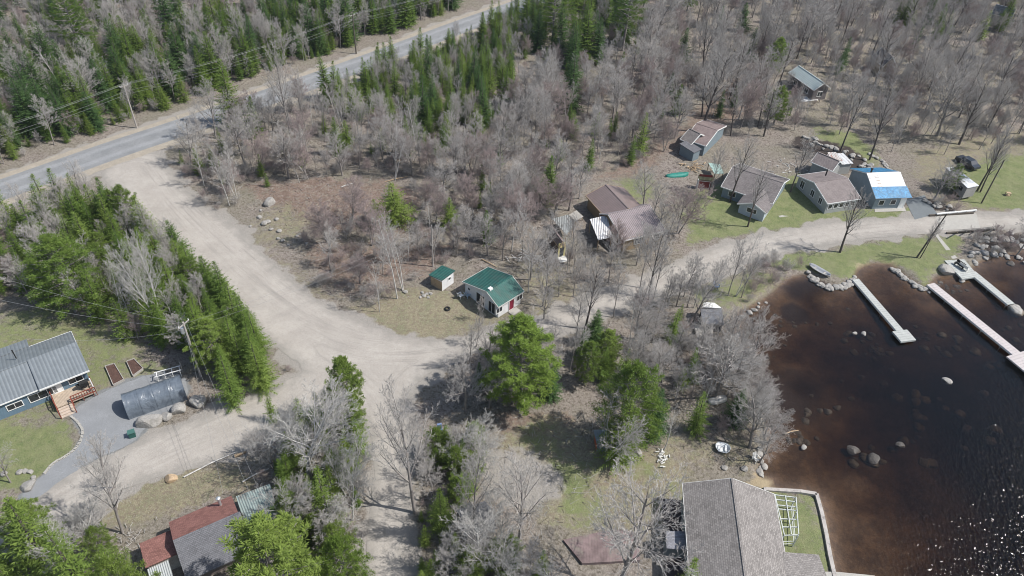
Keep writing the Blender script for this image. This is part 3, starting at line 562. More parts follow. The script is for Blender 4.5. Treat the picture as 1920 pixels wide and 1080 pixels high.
# brown metal roofed house of three roofs
tanw=clap('tan_board_siding',(.30,.23,.15))
e,l,wd,ro=house('brown_gabled_house','long brown metal roofed house standing behind the striped white metal awning','house',(1135.8,345.8),(1178.3,390.8),3.9,'ridge',(1126.5,398),2.5,2.5,3.9,tanw,brownr,.35,trim=M['wood_raw'],wins=(('S',1.5,.9,1.2,1.0,1),))
brownr2=corrugated('faded_brown_ribbed_metal',(.255,.215,.215),.32,.5,amp=.03)
e,l,wd,ro=house('faded_brown_house','wide faded brown metal roofed house behind bare trees by the gravel road','house',(1140,401.7),(1218,384),3.95,'ridge',(1168.3,451.7),2.4,2.4,3.95,tanw,brownr2,.3,far=(1144,396),trim=M['white_dirty'],wins=(('S',-1.0,.9,1.2,1.0,1),('S',2.4,.9,1.2,1.0,1)),doors=(('S',.8,M['wood_raw']),))
def canopy(name,label,cat,pts,mat,t=.06,post=M['wood_raw'],group=None):
    P=[G(x,y,z) for x,y,z in pts]; c=sum(P,Vector())/len(P); e=empty(name,(c.x,c.y,0),0,label,cat,group); o=Vector((c.x,c.y,0))
    mb=MB(); mb.slab([p-o for p in P],t); s=mb.build('canopy_roof',mat,e)
    for p in P[:4]:
        q=(p-c)*.92+c-o; mb=MB(); mb.box(q.x-.06,q.y-.06,-.2,q.x+.06,q.y+.06,(p.z-t)*1.0-.02); mb.build('post',post,e)
    FOOT.append((c.to_2d(),max((p-c).length for p in P)*.7,max((p-c).length for p in P)*.7,0)); return e
whitecor=corrugated('white_corrugated_metal',(.66,.66,.66),.28,.5,amp=.05,dirt=(.4,.36,.33))
canopy('metal_awning','white corrugated metal awning in front of the brown roofed house','awning',[(1105.8,410.8,2.6),(1138.3,403.3,2.9),(1148.3,444.2,2.2),(1121.7,450,2.0)],whitecor)
canopy('mint_shelter','small pale green translucent shelter between the red shed and the low grey house','shelter',[(1328,305,1.6),(1350,308,1.8),(1357,325,1.6),(1340,326,1.5)],plain('pale_green_sheet',(.33,.45,.40),.4,.2,2,bump=.6))
canopy('plank_platform','grey plank platform leaning beside the brown roofed house','platform',[(1066,403,.8),(1081,394,.9),(1094,406,.9),(1079,414,.8)],M['wood_grey'])
canopy('grey_lean_to','low grey metal lean-to beside the yellow fronted cabin','lean-to',[(1035,410,2.0),(1066,402,2.2),(1075,425,2.1),(1062,440,1.9)],corrugated('dull_grey_metal',(.27,.28,.27),.3,.6,dirt=(.12,.12,.11)))
# grey house pair in the trees
grs=shingle('brown_grey_shingles',(.215,.195,.185)); bluew=clap('blue_grey_siding',(.19,.235,.26))
e,l,wd,ro=house('grey_wooded_house','blue grey house under trees with shingled roof, upper left of the cottages','house',(1293,241),(1314,251),3.8,'ridge',(1278,262),2.4,2.4,3.8,bluew,grs,.3,wins=(('W',0,1,1.0,.9,1),))
box_shed('grey_annex_shed','narrow blue grey shed with white framed door below the wooded house',(1297,304),(1309,298),(1275,290),2.5,2.2,bluew,greysh,doors=(('E',0,M['glass']),))
e,l,wd,ro=house('brown_wooded_cabin','brown roofed cabin furthest back under the tall dark tree','cabin',(1306,231),(1346,244),3.6,'ridge',(1326,224),2.4,2.4,3.6,bluew,shingle('red_brown_grey_shingles',(.24,.19,.18)),.3)
# red shed
e,l,wd,ro=house('red_shed','small dark red shed with mossy roof and grey planked front','shed',(1310,328),(1338,331),2.9,'ridge',(1319,337),2.1,2.1,2.9,plain('barn_red_boards',(.19,.035,.035),.8,.15,1,stripe=('Z',3,.01)),shingle('mossy_tan_shingles',(.22,.21,.14)),.15,trim=False,wins=(('S',0,.3,1.9,1.4,3),),doors=(('W',0,M['white_dirty']),))
# low grey house with gabled porch
blw=clap('pale_blue_grey_siding',(.23,.28,.31)); gs2=shingle('weathered_brown_shingles',(.20,.18,.175))
e,l,wd,ro=house('low_grey_house','low blue grey house with weathered shingle roof beside the concrete path','house',(1374,312),(1470,343),4.0,'ridge',(1390,362.5),2.3,2.3,4.0,blw,gs2,.35,wins=(('S',-2.5,.9,1.2,.9,1),('S',0,.9,.9,.9,1),('W',0,.9,1,.9,1)))
pc=MB(); cx=l/2-2.2
mb=MB(); mb.poly([(cx-2.2,-wd/2-3.2,-.3),(cx+2.2,-wd/2-3.2,-.3),(cx+2.2,-wd/2,-.3),(cx-2.2,-wd/2,-.3),(cx-2.2,-wd/2-3.2,2.2),(cx+2.2,-wd/2-3.2,2.2),(cx+2.2,-wd/2,2.2),(cx-2.2,-wd/2,2.2),(cx,-wd/2-3.2,3.1),(cx,-wd/2,3.1)],[(0,1,5,8,4),(1,2,6,5),(3,0,4,7),(4,8,9,7),(5,6,9,8)]); mb.build('porch_wall',clap('light_blue_siding',(.45,.50,.54)),e)
mb=MB(); mb.slab([(cx-2.6,-wd/2-3.6,2.1),(cx,-wd/2-3.6,3.25),(cx,-wd/2+1.5,3.25),(cx-2.6,-wd/2+1.5,2.1)],.12); mb.slab([(cx,-wd/2-3.6,3.255),(cx+2.6,-wd/2-3.6,2.1),(cx+2.6,-wd/2+1.5,2.1),(cx,-wd/2+1.5,3.255)],.12); mb.build('porch_roof',gs2,e)
mb=MB(); y=-wd/2-3.65; mb.bar((cx-2.6,y,2.02),(cx,y,3.17),.05,.2); mb.bar((cx,y,3.17),(cx+2.6,y,2.02),.05,.2); mb.build('porch_trim',M['white'],e)
mb=MB(); y=-wd/2-3.27
for q in ((cx-.9,.95,cx+.9,1.05),(cx-.9,1.85,cx+.9,1.95),(cx-.9,1.0,cx-.8,1.9),(cx+.8,1.0,cx+.9,1.9)): mb.box(q[0],y,q[1],q[2],y+.08,q[3])
wo=mb.build('window',M['white'],e); mb=MB(); mb.box(cx-.8,y+.03,1.05,cx+.8,y+.06,1.85); mb.build('pane',M['glass'],wo)
# long cottage
beige=clap('light_grey_siding',(.36,.37,.36)); brs=shingle('taupe_shingles',(.25,.215,.205),.15)
e,l,wd,ro=house('long_grey_cottage','long light grey cottage with taupe roof and a row of front windows','cottage',(1526.7,341.7),(1589,333),3.8,'ridge',(1551.7,381.7),2.4,2.4,3.8,beige,brs,.3,
  wins=tuple(('S',-2.4+i*1.15,1.0,.75,.8,0) for i in range(5))+(('W',2.6,1.0,.8,1.1,1),('W',.2,1.0,.9,1.2,1),('W',-2.9,.8,1.0,1.4,1)))
chimney(ro,.2,1.8,3.6,4.7,.13,M['black']); BD['long']=e
e,l,wd,ro=house('rear_cottage','smaller brown roofed cottage directly behind the long grey one','cottage',(1534,285),(1575,302),3.8,'ridge',(1536,310),2.5,2.5,3.8,beige,brs,.25,wins=(('S',1.6,1.1,.8,.9,1),))
rust=corrugated('rust_streaked_metal',(.50,.47,.44),.3,.55,dirt=(.30,.10,.06))
canopy('rusty_roof_shed','open shed with rust streaked metal roof beside the rear cottage','shed',[(1552,285,2.6),(1567,285,2.6),(1580,301,2.4),(1556,302,2.5)],rust)
e_,L_,W_=box_shed('white_roofed_shed','small shed with flat white metal roof behind the long grey cottage',(1563,328),(1590,325),(1556,311),2.5,2.3,beige,whitecor)
# blue tarp house
tarp=plain('blue_tarpaulin',(.04,.24,.46),.4,.35,1.0,fine=2.5,bump=1.0,spec=.5,dirt=(.10,.26,.38)); whsh=plain('white_roof_membrane',(.72,.72,.72),.6,.06,1,fine=3,dirt=(.45,.42,.40))
cen,L,W,ang=frame((1625,324.2),(1688.5,322.5),4.6,'ridge',(1641.7,371.7),2.5); FOOT.append((cen,L/2,W/2,ang))
e=empty('blue_tarp_house',(cen.x,cen.y,0),ang,'grey house whose white roof is half covered by blue tarpaulins','house'); y=W/2; l=L/2-.3; wd=y-.3; H_=4.6;E_=2.5
zz=lambda yy: H_-(H_-E_)*abs(yy)/y
mb=MB(); mb.poly([(-l,-wd,-.5),(l,-wd,-.5),(l,wd,-.5),(-l,wd,-.5),(-l,-wd,zz(wd)-.1),(l,-wd,zz(wd)-.1),(l,wd,zz(wd)-.1),(-l,wd,zz(wd)-.1),(-l,0,H_-.1),(l,0,H_-.1)],[(0,1,5,4),(2,3,7,6),(0,4,8,7,3),(1,2,6,9,5),(4,5,9,8),(6,7,8,9)]); mb.build('wall',blw,e)
mb=MB(); mb.slab([(-L/2,-y,E_),(L/2,-y,E_),(L/2,0,H_),(-L/2,0,H_)],.16); mb.slab([(-L/2,0,H_),(L/2,0,H_),(L/2,y,E_),(-L/2,y,E_)],.161); ro=mb.build('roof',whsh,e)
mb=MB(); k=y*.58; mb.slab([(-L/2-.05,-y-.1,E_+.0),(L/2+.3,-y-.15,E_+.0),(L/2+.1,-k,zz(k)+.06),(-L/2-.02,-k+.1,zz(k)+.08)],.03); mb.build('tarpaulin',tarp,ro)
mb=MB(); mb.slab([(-L/2-.05,.3,zz(.3)+.06),(L/2,.6,zz(.6)+.06),(L/2-.4,y+.05,E_+.05),(-L/2-.05,y+.05,E_+.05)],.03); mb.build('tarpaulin',tarp,ro)
mb=MB()
for yy in (-.9,-1.6,-2.2,-2.8): mb.box(-L/2+1.3,yy-.05,zz(yy)+.01,-L/2+2.0,yy+.05,zz(yy)+.05)
mb.build('roof_battens',M['wood_raw'],ro)
chimney(ro,-L/2+1.0,.3,4.4,5.2,.16,M['black']); opening(e,'S',-1.6,.9,.9,.9,2*l,2*wd); opening(e,'S',.6,.9,.9,.9,2*l,2*wd); opening(e,'S',2.4,.1,.9,2.0,2*l,2*wd,'door',pane=M['white'])
# white trailer
P=[G(x,y,2.7) for x,y in ((1774.4,314.4),(1788.9,312.2),(1835.6,347.8),(1814.4,352.2))]; c=sum(P,Vector())/4; o0=Vector((c.x,c.y,0))
e=empty('white_trailer',(c.x,c.y,0),0,'long white flat roofed trailer at the edge of the right lawn','trailer'); FOOT.append((c.to_2d(),4,2,0)); mb=MB(); mb.slab([p-o0 for p in P],.12); mb.build('roof',plain('white_trailer_roof',(.70,.71,.72),.5,.1,1,dirt=(.3,.3,.31)),e)
mb=MB(); mb.slab([(p-c)*.97+c-o0-Vector((0,0,.13)) for p in P],2.2); mb.build('body',plain('grey_trailer_side',(.30,.29,.28),.7,.1,1,stripe=('Z',.4,.02)),e)
mb=MB(); q=[(p-c)*.8+c-o0 for p in P]
for p in q: mb.box(p.x-.15,p.y-.15,-.1,p.x+.15,p.y+.15,.4)
mb.build('blocks',M['concrete'],e)
mb=MB(); a=(P[3]-c)*.975+c-o0; b=(P[0]-c)*.975+c-o0
for t in (.2,.5,.78):
    s_=a+(b-a)*t; d_=(b-a).normalized(); mb.bar(s_+Vector((0,0,-1.0))-d_*.4,s_+Vector((0,0,-1.0))+d_*.4,.12,.7)
mb.build('windows',M['glass'],e)
# far mint roof house and others in the woods
e,l,wd,ro=house('mint_roofed_house','pale mint metal roofed house far back among bare trees','house',(1497.8,123),(1546,156),4.2,'ridge',(1503,153),2.8,2.8,4.2,plain('dark_grey_brick',(.16,.145,.145)),corrugated('pale_mint_metal_roof',(.37,.43,.42),.5,.45,amp=.02),.4,wins=(('S',-2,1,1.2,1,1),('S',2,1,1.2,1,1),('E',0,1,1.2,1,1)))
mb=MB(); P=[G(x,y,.3) for x,y in ((1493,181),(1540,179),(1533,187),(1503,190))]; c=sum(P,Vector())/4; mb.slab([p-Vector((c.x,c.y,0)) for p in P],.5); tag(mb.build('white_terrace',M['white'],loc=(c.x,c.y,0)),'white terrace in front of the mint roofed house','terrace')
e,l,wd,ro=house('distant_brown_house','dim brown roofed house deepest in the bare trees','house',(1655,88),(1675,107),5.2,'ridge',(1640,110),2.9,2.9,5.2,tanw,grs,.4)
e,l,wd,ro=house('distant_grey_house','grey blue roofed house in the far corner woods','house',(1868,8),(1905,17),5.2,'ridge',(1862,26),2.9,2.9,5.2,beige,shingle('blue_grey_shingles',(.20,.22,.25)),.4)
# lake shed
e_,L_,W_=box_shed('lakeside_shed','small dark roofed lakeside shed with white boards on its roof','' and 0,0,0,0,0,0,0) if 0 else (0,0,0)
e_,L_,W_=box_shed('lakeside_shed','small dark roofed lakeside shed with white boards behind its roof',(1315,622),(1350,624),(1312,598),2.2,1.8,plain('black_stained_boards',(.05,.05,.055)),shingle('speckled_grey_shingles',(.17,.175,.19)))
mb=MB(); mb.slab([(-L_/2,W_/2-.1,2.40),(L_/2+.2,W_/2-.1,2.40),(L_/2-.8,W_/2+.9,2.5),(-L_/2+.4,W_/2+.9,2.5)],.12); mb.build('white_boards',M['white'],e_)
dk=canopy('shore_deck','square grey deck on black posts below the lakeside shed','deck',[(1302,611,.7),(1337,612,.7),(1337,626,.7),(1308,637,.7)],M['wood_grey'],.12,M['black'])
# grey blue shed with orange doors
e_,L_,W_=box_shed('orange_doored_shed','grey blue shed with orange door under the dense green conifers',(1118,849),(1147,848),(1112,826),1.8,2.0,plain('grey_blue_boards',(.22,.25,.27),.8,.1,1,stripe=('X',.25,.02)),plain('grey_blue_metal_sheet',(.27,.31,.33),.5,.15,.7,stripe=('X',.3,.02)))
mb=MB(); mb.box(-L_/2-.04,-.75,.05,-L_/2-.005,.75,1.75); mb.build('door',plain('faded_orange_paint',(.50,.13,.06)),e_)
# big shingled house by the water
sh=shingle('speckled_grey_shingles',(.25,.23,.215),.3,.2)
e,l,wd,ro=house('large_shingled_house','large grey shingled house at the water, lower right','house',(1403,1120),(1372.8,896.9),5.4,'ridge',(1280,908),3.5,3.5,5.4,clap('grey_green_siding',(.24,.27,.27)),sh,.35,trim=M['white_dirty'],wins=(('N',0,1,1.6,1.1,1),('N',4,1,1.2,1.1,1)))
BIG=(e,l,wd)
mb=MB(); mb.slab([G(x,y,z)-Vector((0,0,0)) for x,y,z in ((1470,1035,3.6),(1535,1040,3.1),(1552,1085,3.1),(1556,1150,3.1),(1470,1150,3.7))],.2); po=mb.build('lake_porch_roof',sh,e); po.matrix_parent_inverse=(Matrix.Translation(e.location)@Matrix.Rotation(e.rotation_euler.z,4,'Z')).inverted()
mb=MB(); mb.slab([G(x,y,z) for x,y,z in ((1248,996,2.4),(1286,996,2.4),(1288,1030,2.3),(1250,1028,2.3))],.15); mb.slab([G(x,y,z) for x,y,z in ((1275,1061,1.1),(1293,1061,1.1),(1293,1068,1.1),(1275,1068,1.1))],.12); po=mb.build('bay_roof',shingle('light_grey_shingles',(.25,.25,.27)),e); po.matrix_parent_inverse=(Matrix.Translation(e.location)@Matrix.Rotation(e.rotation_euler.z,4,'Z')).inverted()
mb=MB(); mb.slab([G(x,y,2.2) for x,y in ((1250,997),(1286,997),(1288,1028),(1252,1027))],2.6); po=mb.build('bay_wall',clap('grey_green_bay',(.2,.22,.22)),e); po.matrix_parent_inverse=(Matrix.Translation(e.location)@Matrix.Rotation(e.rotation_euler.z,4,'Z')).inverted()
mb=MB(); P=[G(x,y,.25) for x,y in ((1241,934),(1284,938),(1292,1110),(1250,1110))]; c=sum(P,Vector())/4; mb.slab([p-Vector((c.x,c.y,0)) for p in P],.5); tag(mb.build('dark_deck',plain('dark_deck_boards',(.07,.055,.055),.8,.2,1,stripe=('X',.15,.02)),loc=(c.x,c.y,0)),'dark deck along the large shingled house','deck')  # low slab in a very dark tone with board stripes
mb=MB(); mb.tube([(0,0,5.2),(0,0,5.9)],[.05,.05],6); mb.tube([(-.3,1.2,5.6),(-.3,1.2,5.9)],[.1,.1],6)
# small lower sheds
e_,L_,W_=box_shed('weathered_grey_shed','weathered grey roofed shed half hidden in bushes at the bottom','' and 0,0,0,0,0,0,0) if 0 else (0,0,0)
house('weathered_grey_shed','weathered grey roofed shed half hidden in bushes at the bottom','shed',(864,971),(921,953),3.0,'eave' if 0 else 'ridge',(876,1008),1.9,1.9,3.0,M['wood_grey'],greysh,.2,trim=False)
mb=MB(); P=[G(x,y,.35) for x,y in ((1056,1012),(1150,992),(1195,998),(1200,1050),(1092,1056))]; c=sum(P,Vector())/5; mb.slab([p-Vector((c.x,c.y,0)) for p in P],.7); tag(mb.build('red_brown_platform',plain('red_brown_boards',(.19,.14,.135),.9,.35,1,dirt=(.2,.18,.15),stripe=('X',.3,.02),stripeC=.3),loc=(c.x,c.y,0)),'flat red brown boarded platform under a bare tree','platform'); FOOT.append((c.to_2d(),2,2,0))
mb=MB(); P=[G(x,y,1.0) for x,y in ((873,802),(886,806),(889,818),(874,815))]; c=sum(P,Vector())/4; q=[p-Vector((c.x,c.y,0)) for p in P]; mb.slab(q,.08)
for p in q: mb.box(p.x*.8-.04,p.y*.8-.04,-.1,p.x*.8+.04,p.y*.8+.04,.9)
tag(mb.build('white_table',M['white_dirty'],loc=(c.x,c.y,0)),'small pale table near the bushes by the lane','table')

# ------------------------------------------------------------------ carport, docks, boats, small things
P=[G(243,787).to_2d(),G(352,749).to_2d()]; d=(P[1]-P[0]).normalized(); L=(P[1]-P[0]).length; ang=math.atan2(d.y,d.x); nl=Vector((-d.y,d.x)); Wc=3.3; cen=(P[0]+P[1])/2+nl*Wc/2
FOOT.append((cen,L/2,Wc/2,ang)); e=empty('fabric_carport',(cen.x,cen.y,.03),ang,'dark grey fabric carport with rounded roof on the driveway','carport')
mb=MB(); prof=[]
for k in range(13):
    a=math.pi*k/12; prof.append((-math.cos(a)*Wc/2,.55+math.sin(a)*1.85))
prof=[(-Wc/2-.05,0)]+prof+[(Wc/2+.05,0)]; nx_=24; v=[]
for i in range(nx_+1):
    x=-L/2+L*i/nx_; sag=.05*abs(math.sin(math.pi*4*i/nx_))
    for (yy,z) in prof: v.append((x+rnd.uniform(-.01,.01),yy*(1-sag*.5),z-(sag if z>.5 else 0)+rnd.uniform(-.02,.02)*(z>.3)))
K=len(prof); mb.poly(v,[(i*K+k,i*K+k+1,(i+1)*K+k+1,(i+1)*K+k) for i in range(nx_) for k in range(K-1)])
s=NT('grey_tarpaulin'); s.base(s.mix(s.ramp(s.noise(2,4),.3,.7),(.095,.115,.14),(.14,.165,.195))); s.rough(.32); s.spec(.6); s.bump(s.noise(.8,3,.5,scl3=(1,.5,1),dist=1.5),.6,.25)
cv=mb.build('cover',s.m,e,smooth=True,fix=False)
mb=MB()
for x in (-L/2,-L/4,0,L/4,L/2): mb.tube([(x,yy*1.01,z+.015) for yy,z in prof],[.02]*K,5)
mb.build('hoops',s.m,e)
mb=MB(); mb.poly([(L/2-.1,yy,z) for yy,z in prof],[tuple(range(K))]); mb.build('end_panel',s.m,e)
def boulder_mesh(name,seed,mat,flat=.65,n=3):
    import bmesh
    bm=bmesh.new(); bmesh.ops.create_icosphere(bm,subdivisions=n,radius=1); r_=random.Random(seed); P=[Vector((r_.gauss(0,1),r_.gauss(0,1),r_.gauss(0,1))).normalized() for _ in range(11)]
    D=[r_.uniform(.62,.95) for _ in P]
    for v in bm.verts:
        p=v.co.copy()
        for q,dd in zip(P,D):
            t=p.dot(q)
            if t>dd: p-=q*(t-dd)*.93
        v.co=p*(1+r_.uniform(-.02,.02)); v.co.z*=flat
    me=bpy.data.meshes.new(name); bm.to_mesh(me); bm.free(); me.materials.append(mat); return me
BM=[boulder_mesh('boulder_mesh',i,M['rock']) for i in range(6)]; BW=[boulder_mesh('wet_rock_mesh',i+20,M['rock_brown'],.5) for i in range(4)]
def rock(px,py,r,label,group=None,wet=False,sq=1,rz=None,zoff=0,name='boulder',cat='boulder',h=1):
    p=G(px,py,-.45) if zoff=='w' else GG(px,py); o=link(name,rnd.choice(BW if wet else BM)); 
    z=(-.45-r*.25) if zoff=='w' else p.z+r*.22*h
    o.location=(p.x,p.y,z); o.scale=(r*sq,r/sq**.5,r*h); o.rotation_euler=(rnd.uniform(-.2,.2),rnd.uniform(-.2,.2),rz if rz is not None else rnd.uniform(0,6.3)); tag(o,label,cat,group); return o
rock(281,793,1.25,'largest wedge shaped pale boulder beside the carport and green bin',sq=1.25,rz=.5,h=1.25); rock(313,783,.7,'smallest of the pale boulders along the carport',h=1.3); rock(336,770,.95,'rounded pale boulder at the right end of the carport',h=1.2); rock(372,756,1.05,'grey boulder standing furthest right of the carport row',h=1.3); rock(54,913,.8,'lone boulder at the bottom tip of the front lawn')
for i,(x,y,r) in enumerate([(8,889,.4),(37,886,.4),(48,884,.35),(57,886,.35),(63,896,.3),(62,903,.3)]): rock(x,y,r,'small pale stones of the lawn bed by the leaning tree',"stones by the front lawn",name='stone',cat='stone')
for x,y,r in ((505,382,1.1),): rock(x,y,r,'large pale boulder at the woods edge above the row of stones',h=1.2)
for x,y,r in [(487,408,.45),(496,420,.6),(503,417,.5),(509,431,.4),(524,434,.45),(519,412,.4),(522,448,.35),(530,452,.4),(541,460,.3),(557,443,.3),(562,440,.3),(575,457,.3),(489,395,.3),(470,425,.3)]: rock(x,y,r,'pale stone lying on the clearing edge beside the gravel road','stones on the clearing edge',name='stone',cat='stone')
for x,y,r in [(326,457,.45),(330,463,.4),(335,466,.5),(342,470,.4),(347,474,.5),(352,480,.35),(329,470,.35)]: rock(x,y,r,'white stone in the short row along the left road edge','white stones at the left road edge',name='stone',cat='stone')
for x,y,r in [(795,555,.35),(800,552,.3),(792,549,.3),(807,551,.35),(760,548,.4),(788,558,.25),(803,558,.25)]: rock(x,y,r,'small white rubble stone beside the green roofed shed','rubble by the small shed',name='stone',cat='stone')
for x,y,r in [(890,848,.5),(893,885,.5),(885,858,.3),(900,862,.3)]: rock(x,y,r,'grey stone on the leaf litter right of the narrow lane','stones near the lane',name='stone',cat='stone')
rock(1180,866,.7,'pointed pale boulder below the light green conifer',h=1.2); rock(1196,850,.6,'smaller boulder behind the pointed one',h=1.2); rock(1395,880,.45,'mossy boulder near the shore and the wooden chair'); rock(1358,878,.4,'round boulder beside the beached white boat')
for x,y,r,lb in [(1773,508,1.3,'large pale boulder beside the square dock'),(1803,528,.5,'small pale stone at the corner of the square dock')]: rock(x,y,r,lb,h=.9)
# emergent lake rocks
for x,y,r,lb in [(1776,713,.62,'white topped round rock alone in the open water'),(1907,581,1.1,'large pale rock at the end of the narrow dock'),(1905,575,.7,'flat slab behind the rock at the narrow dock end'),(1620,625,.45,'white topped rock just left of the small dock end'),(1603,624,.35,'dark little rock beside the white topped one'),(1641,858,.9,'long pointed tan rock breaking the water'),(1600,843,.8,'tan rock left of the long pointed one'),(1690,833,.6,'tan rock right of the long pointed one'),(1507,838,.4,'small pale rock off the wooded point'),(1912,462,1.2,'grey blue boulder at the stream mouth'),(1895,493,.7,'mossy boulder in the stream mouth shallows')]:
    rock(x,y,r,lb,zoff='w',sq=1.2,h=1.0,name='lake_rock',cat='rock',wet=('tan' in lb or 'mossy' in lb))
# submerged rocks
r2=random.Random(11)
def sub(px,py,r,dz=.12):
    p=G(px,py,-.9); o=link('submerged_rock',r2.choice(BW)); z=hz(p.x,p.y); o.location=(p.x,p.y,z+r*.15 if z<-1.0 else z); o.location.z=max(z+r*.1,-1.45) if z<-.9 else z-r*.15 ; o.scale=(r*r2.uniform(.8,1.3),r,r); o.rotation_euler=(0,0,r2.uniform(0,6)); tag(o,'brown rock lying under the dark lake water','rock','rocks under the lake water')
for cx,cy,sx,sy,n,r in [(1610,620,22,18,9,.5),(1635,655,20,18,10,.5),(1740,630,30,30,8,.6),(1800,650,40,15,9,.6),(1870,680,30,15,6,.6),(1700,740,90,40,10,.7),(1500,830,25,15,12,.45),(1620,860,35,20,8,.6),(1720,830,50,30,8,.6),(1820,800,60,60,9,.7),(1550,760,60,40,9,.5),(1660,680,20,20,6,.5),(1790,545,25,12,8,.4),(1760,540,15,10,6,.4),(1520,600,60,20,10,.4),(1890,620,25,20,6,.5),(1445,650,25,35,10,.4)]:
    for _ in range(n): sub(cx+r2.gauss(0,sx*.6),cy+r2.gauss(0,sy*.6),r*r2.uniform(.5,1.4))
# shoreline stones
def stones_along(pts,n,r,label,group,jit=.3,z=0):
    L=[G(x,y,z) for x,y in pts]; tot=sum((b-a).length for a,b in zip(L[:-1],L[1:]))
    for k in range(n):
        t=tot*(k+.5)/n
        for a,b in zip(L[:-1],L[1:]):
            q=(b-a).length
            if t<=q: break
            t-=q
        p=a+(b-a)*(t/q); rr=r*r2.uniform(.7,1.4); p+=Vector((r2.uniform(-jit,jit),r2.uniform(-jit,jit),0)); o=link('stone',r2.choice(BM)); o.location=(p.x,p.y,max(hz(p.x,p.y),-.55)+rr*.25); o.scale=(rr*r2.uniform(.9,1.4),rr,rr); o.rotation_euler=(r2.uniform(-.3,.3),r2.uniform(-.3,.3),r2.uniform(0,6)); tag(o,label,'stone',group)
stones_along([(1517,510),(1535,530),(1565,538),(1598,528),(1603,516)],42,.38,'grey stone of the curved seawall left of the small dock','seawall stones of the curved lawn',.35)
stones_along([(1677,500),(1700,520),(1725,536),(1742,542)],34,.35,'grey stone of the seawall between the two docks','seawall stones between the docks',.35)
stones_along([(1420,840),(1430,870),(1424,895)],7,.36,'stone on the wooded point at the beach','stones at the wooded point')
stones_along([(1440,560),(1405,580),(1380,600)],8,.35,'stone along the brushy shore near the lakeside shed','stones near the lakeside shed')
stones_along([(1825,490),(1850,470),(1880,470),(1915,480)],26,.4,'jumbled stone at the stream bank below the footbridge','stones by the stream',1.2)
stones_along([(1835,450),(1870,460),(1905,445)],22,.42,'jumbled stone at the stream bank below the footbridge','stones by the stream',1.6)
stones_along([(1630,288),(1650,300),(1672,322)],24,.35,'white stone of the low dry wall behind the blue tarp house','dry wall stones',.3)
stones_along([(1500,262),(1560,280),(1610,300),(1640,325)],30,.45,'stone in the rocky ditch behind the cottages','ditch stones',1.4)
stones_along([(1740,375),(1770,390),(1800,398)],14,.4,'stone in the brushy ditch above the white guard rail','guard rail ditch stones',1.2)
# stone edging along the front lawn
e=empty('lawn_edging',G(133,781),0,'curved line of pale stones edging the front lawn','edging'); mb=MB(); o0=e.location; line=smooth_poly(W2([(133,781),(149,795),(157,811),(147,838),(123,857),(100,868),(84,888)]),3,False)
for i in range(0,len(line)-1):
    a=line[i];b=line[i+1]; L=(b-a).length; k=max(1,int(L/.35))
    for j in range(k):
        p=a+(b-a)*((j+.5)/k); mb.bar((p.x-o0.x-.13,p.y-o0.y,.07),(p.x-o0.x+.13,p.y-o0.y+r2.uniform(-.1,.1),.07+r2.uniform(-.02,.03)),.16,.18)
mb.build('stones',M['concrete'],e)
# docks
def dock(name,label,A,B,width,z,mat,L=None):
    a=G(*A,z); b=G(*B,z); d=(b-a); L=d.length; d.normalize(); c=(a+b)/2; e=empty(name,(c.x,c.y,z),math.atan2(d.y,d.x),label,'dock')
    mb=MB(); mb.box(-L/2,-width/2,-.06,L/2,width/2,0); mb.build('deck_boards',mat,e)
    mb=MB(); 
    for y in (-width/2-.03,width/2-.03): mb.box(-L/2,y,-.28,L/2,y+.06,-.065)
    mb.build('side_beams',M['white_dirty'],e)
    k=int(L/3)
    for i in range(k+1):
        for y in (-width/2+.12,width/2-.12):
            mb=MB(); x=-L/2+.3+(L-.6)*i/k; mb.tube([(x,y,-2.2),(x,y,-.065)],[.05,.05],6); mb.build('leg',M['metal_grey'],e)
    return e,L
e,L=dock('narrow_ladder_dock','small grey dock with square end platform, nearest the wooded shore',(1604,523),(1688,620),1.15,.05,M['plank2'])
mb=MB(); mb.box(L/2-.05,-1.25,-.28,L/2+2.1,1.15,.012); mb.build('end_platform',M['plank2'],e)
e,L=dock('long_plank_dock','longest pinkish plank dock running off to the right edge',(1745,532),(1925,678),1.5,.15,M['plank'])
mb=MB(); mb.box(L/2-1.7,-1.9,-.2,L/2+3,2.6,.013); mb.build('end_platform',M['plank'],e)
e,L=dock('walkway_dock','dock with wide square landing and narrow walkway near the stream',(1823,510),(1896,570),1.3,.15,M['plank2'])
mb=MB(); q=Matrix.Translation(e.location)@Matrix.Rotation(e.rotation_euler.z,4,'Z'); qi=q.inverted(); mb.slab([qi@G(x,y,.165) for x,y in ((1771,488.5),(1808,486),(1834,517),(1831,519),(1804,523))],.25); mb.build('landing',M['plank2'],e)
# folded chairs on the landing
def bench(name,label,loc,rz,mat,cat='bench'):
    e=empty(name,loc,rz,label,cat)
    mb=MB(); mb.box(-.8,-.25,.4,.8,.25,.46); mb.build('seat',mat,e); mb=MB(); mb.box(-.8,.22,.5,.8,.28,.95); mb.build('backrest',mat,e)
    for x in (-.7,.7): mb=MB(); mb.box(x-.04,-.22,0,x+.04,.22,.4); mb.build('leg',mat,e)
p=G(1797,500,.17); bench('metal_bench','dark metal bench on the wide dock landing',(p.x,p.y,.165),-1.1,M['black']); p=G(1806,504,.17); bench('pale_bench','pale slatted bench beside the dark one on the dock landing',(p.x,p.y,.165),-1.1+3.14,M['white_dirty'])
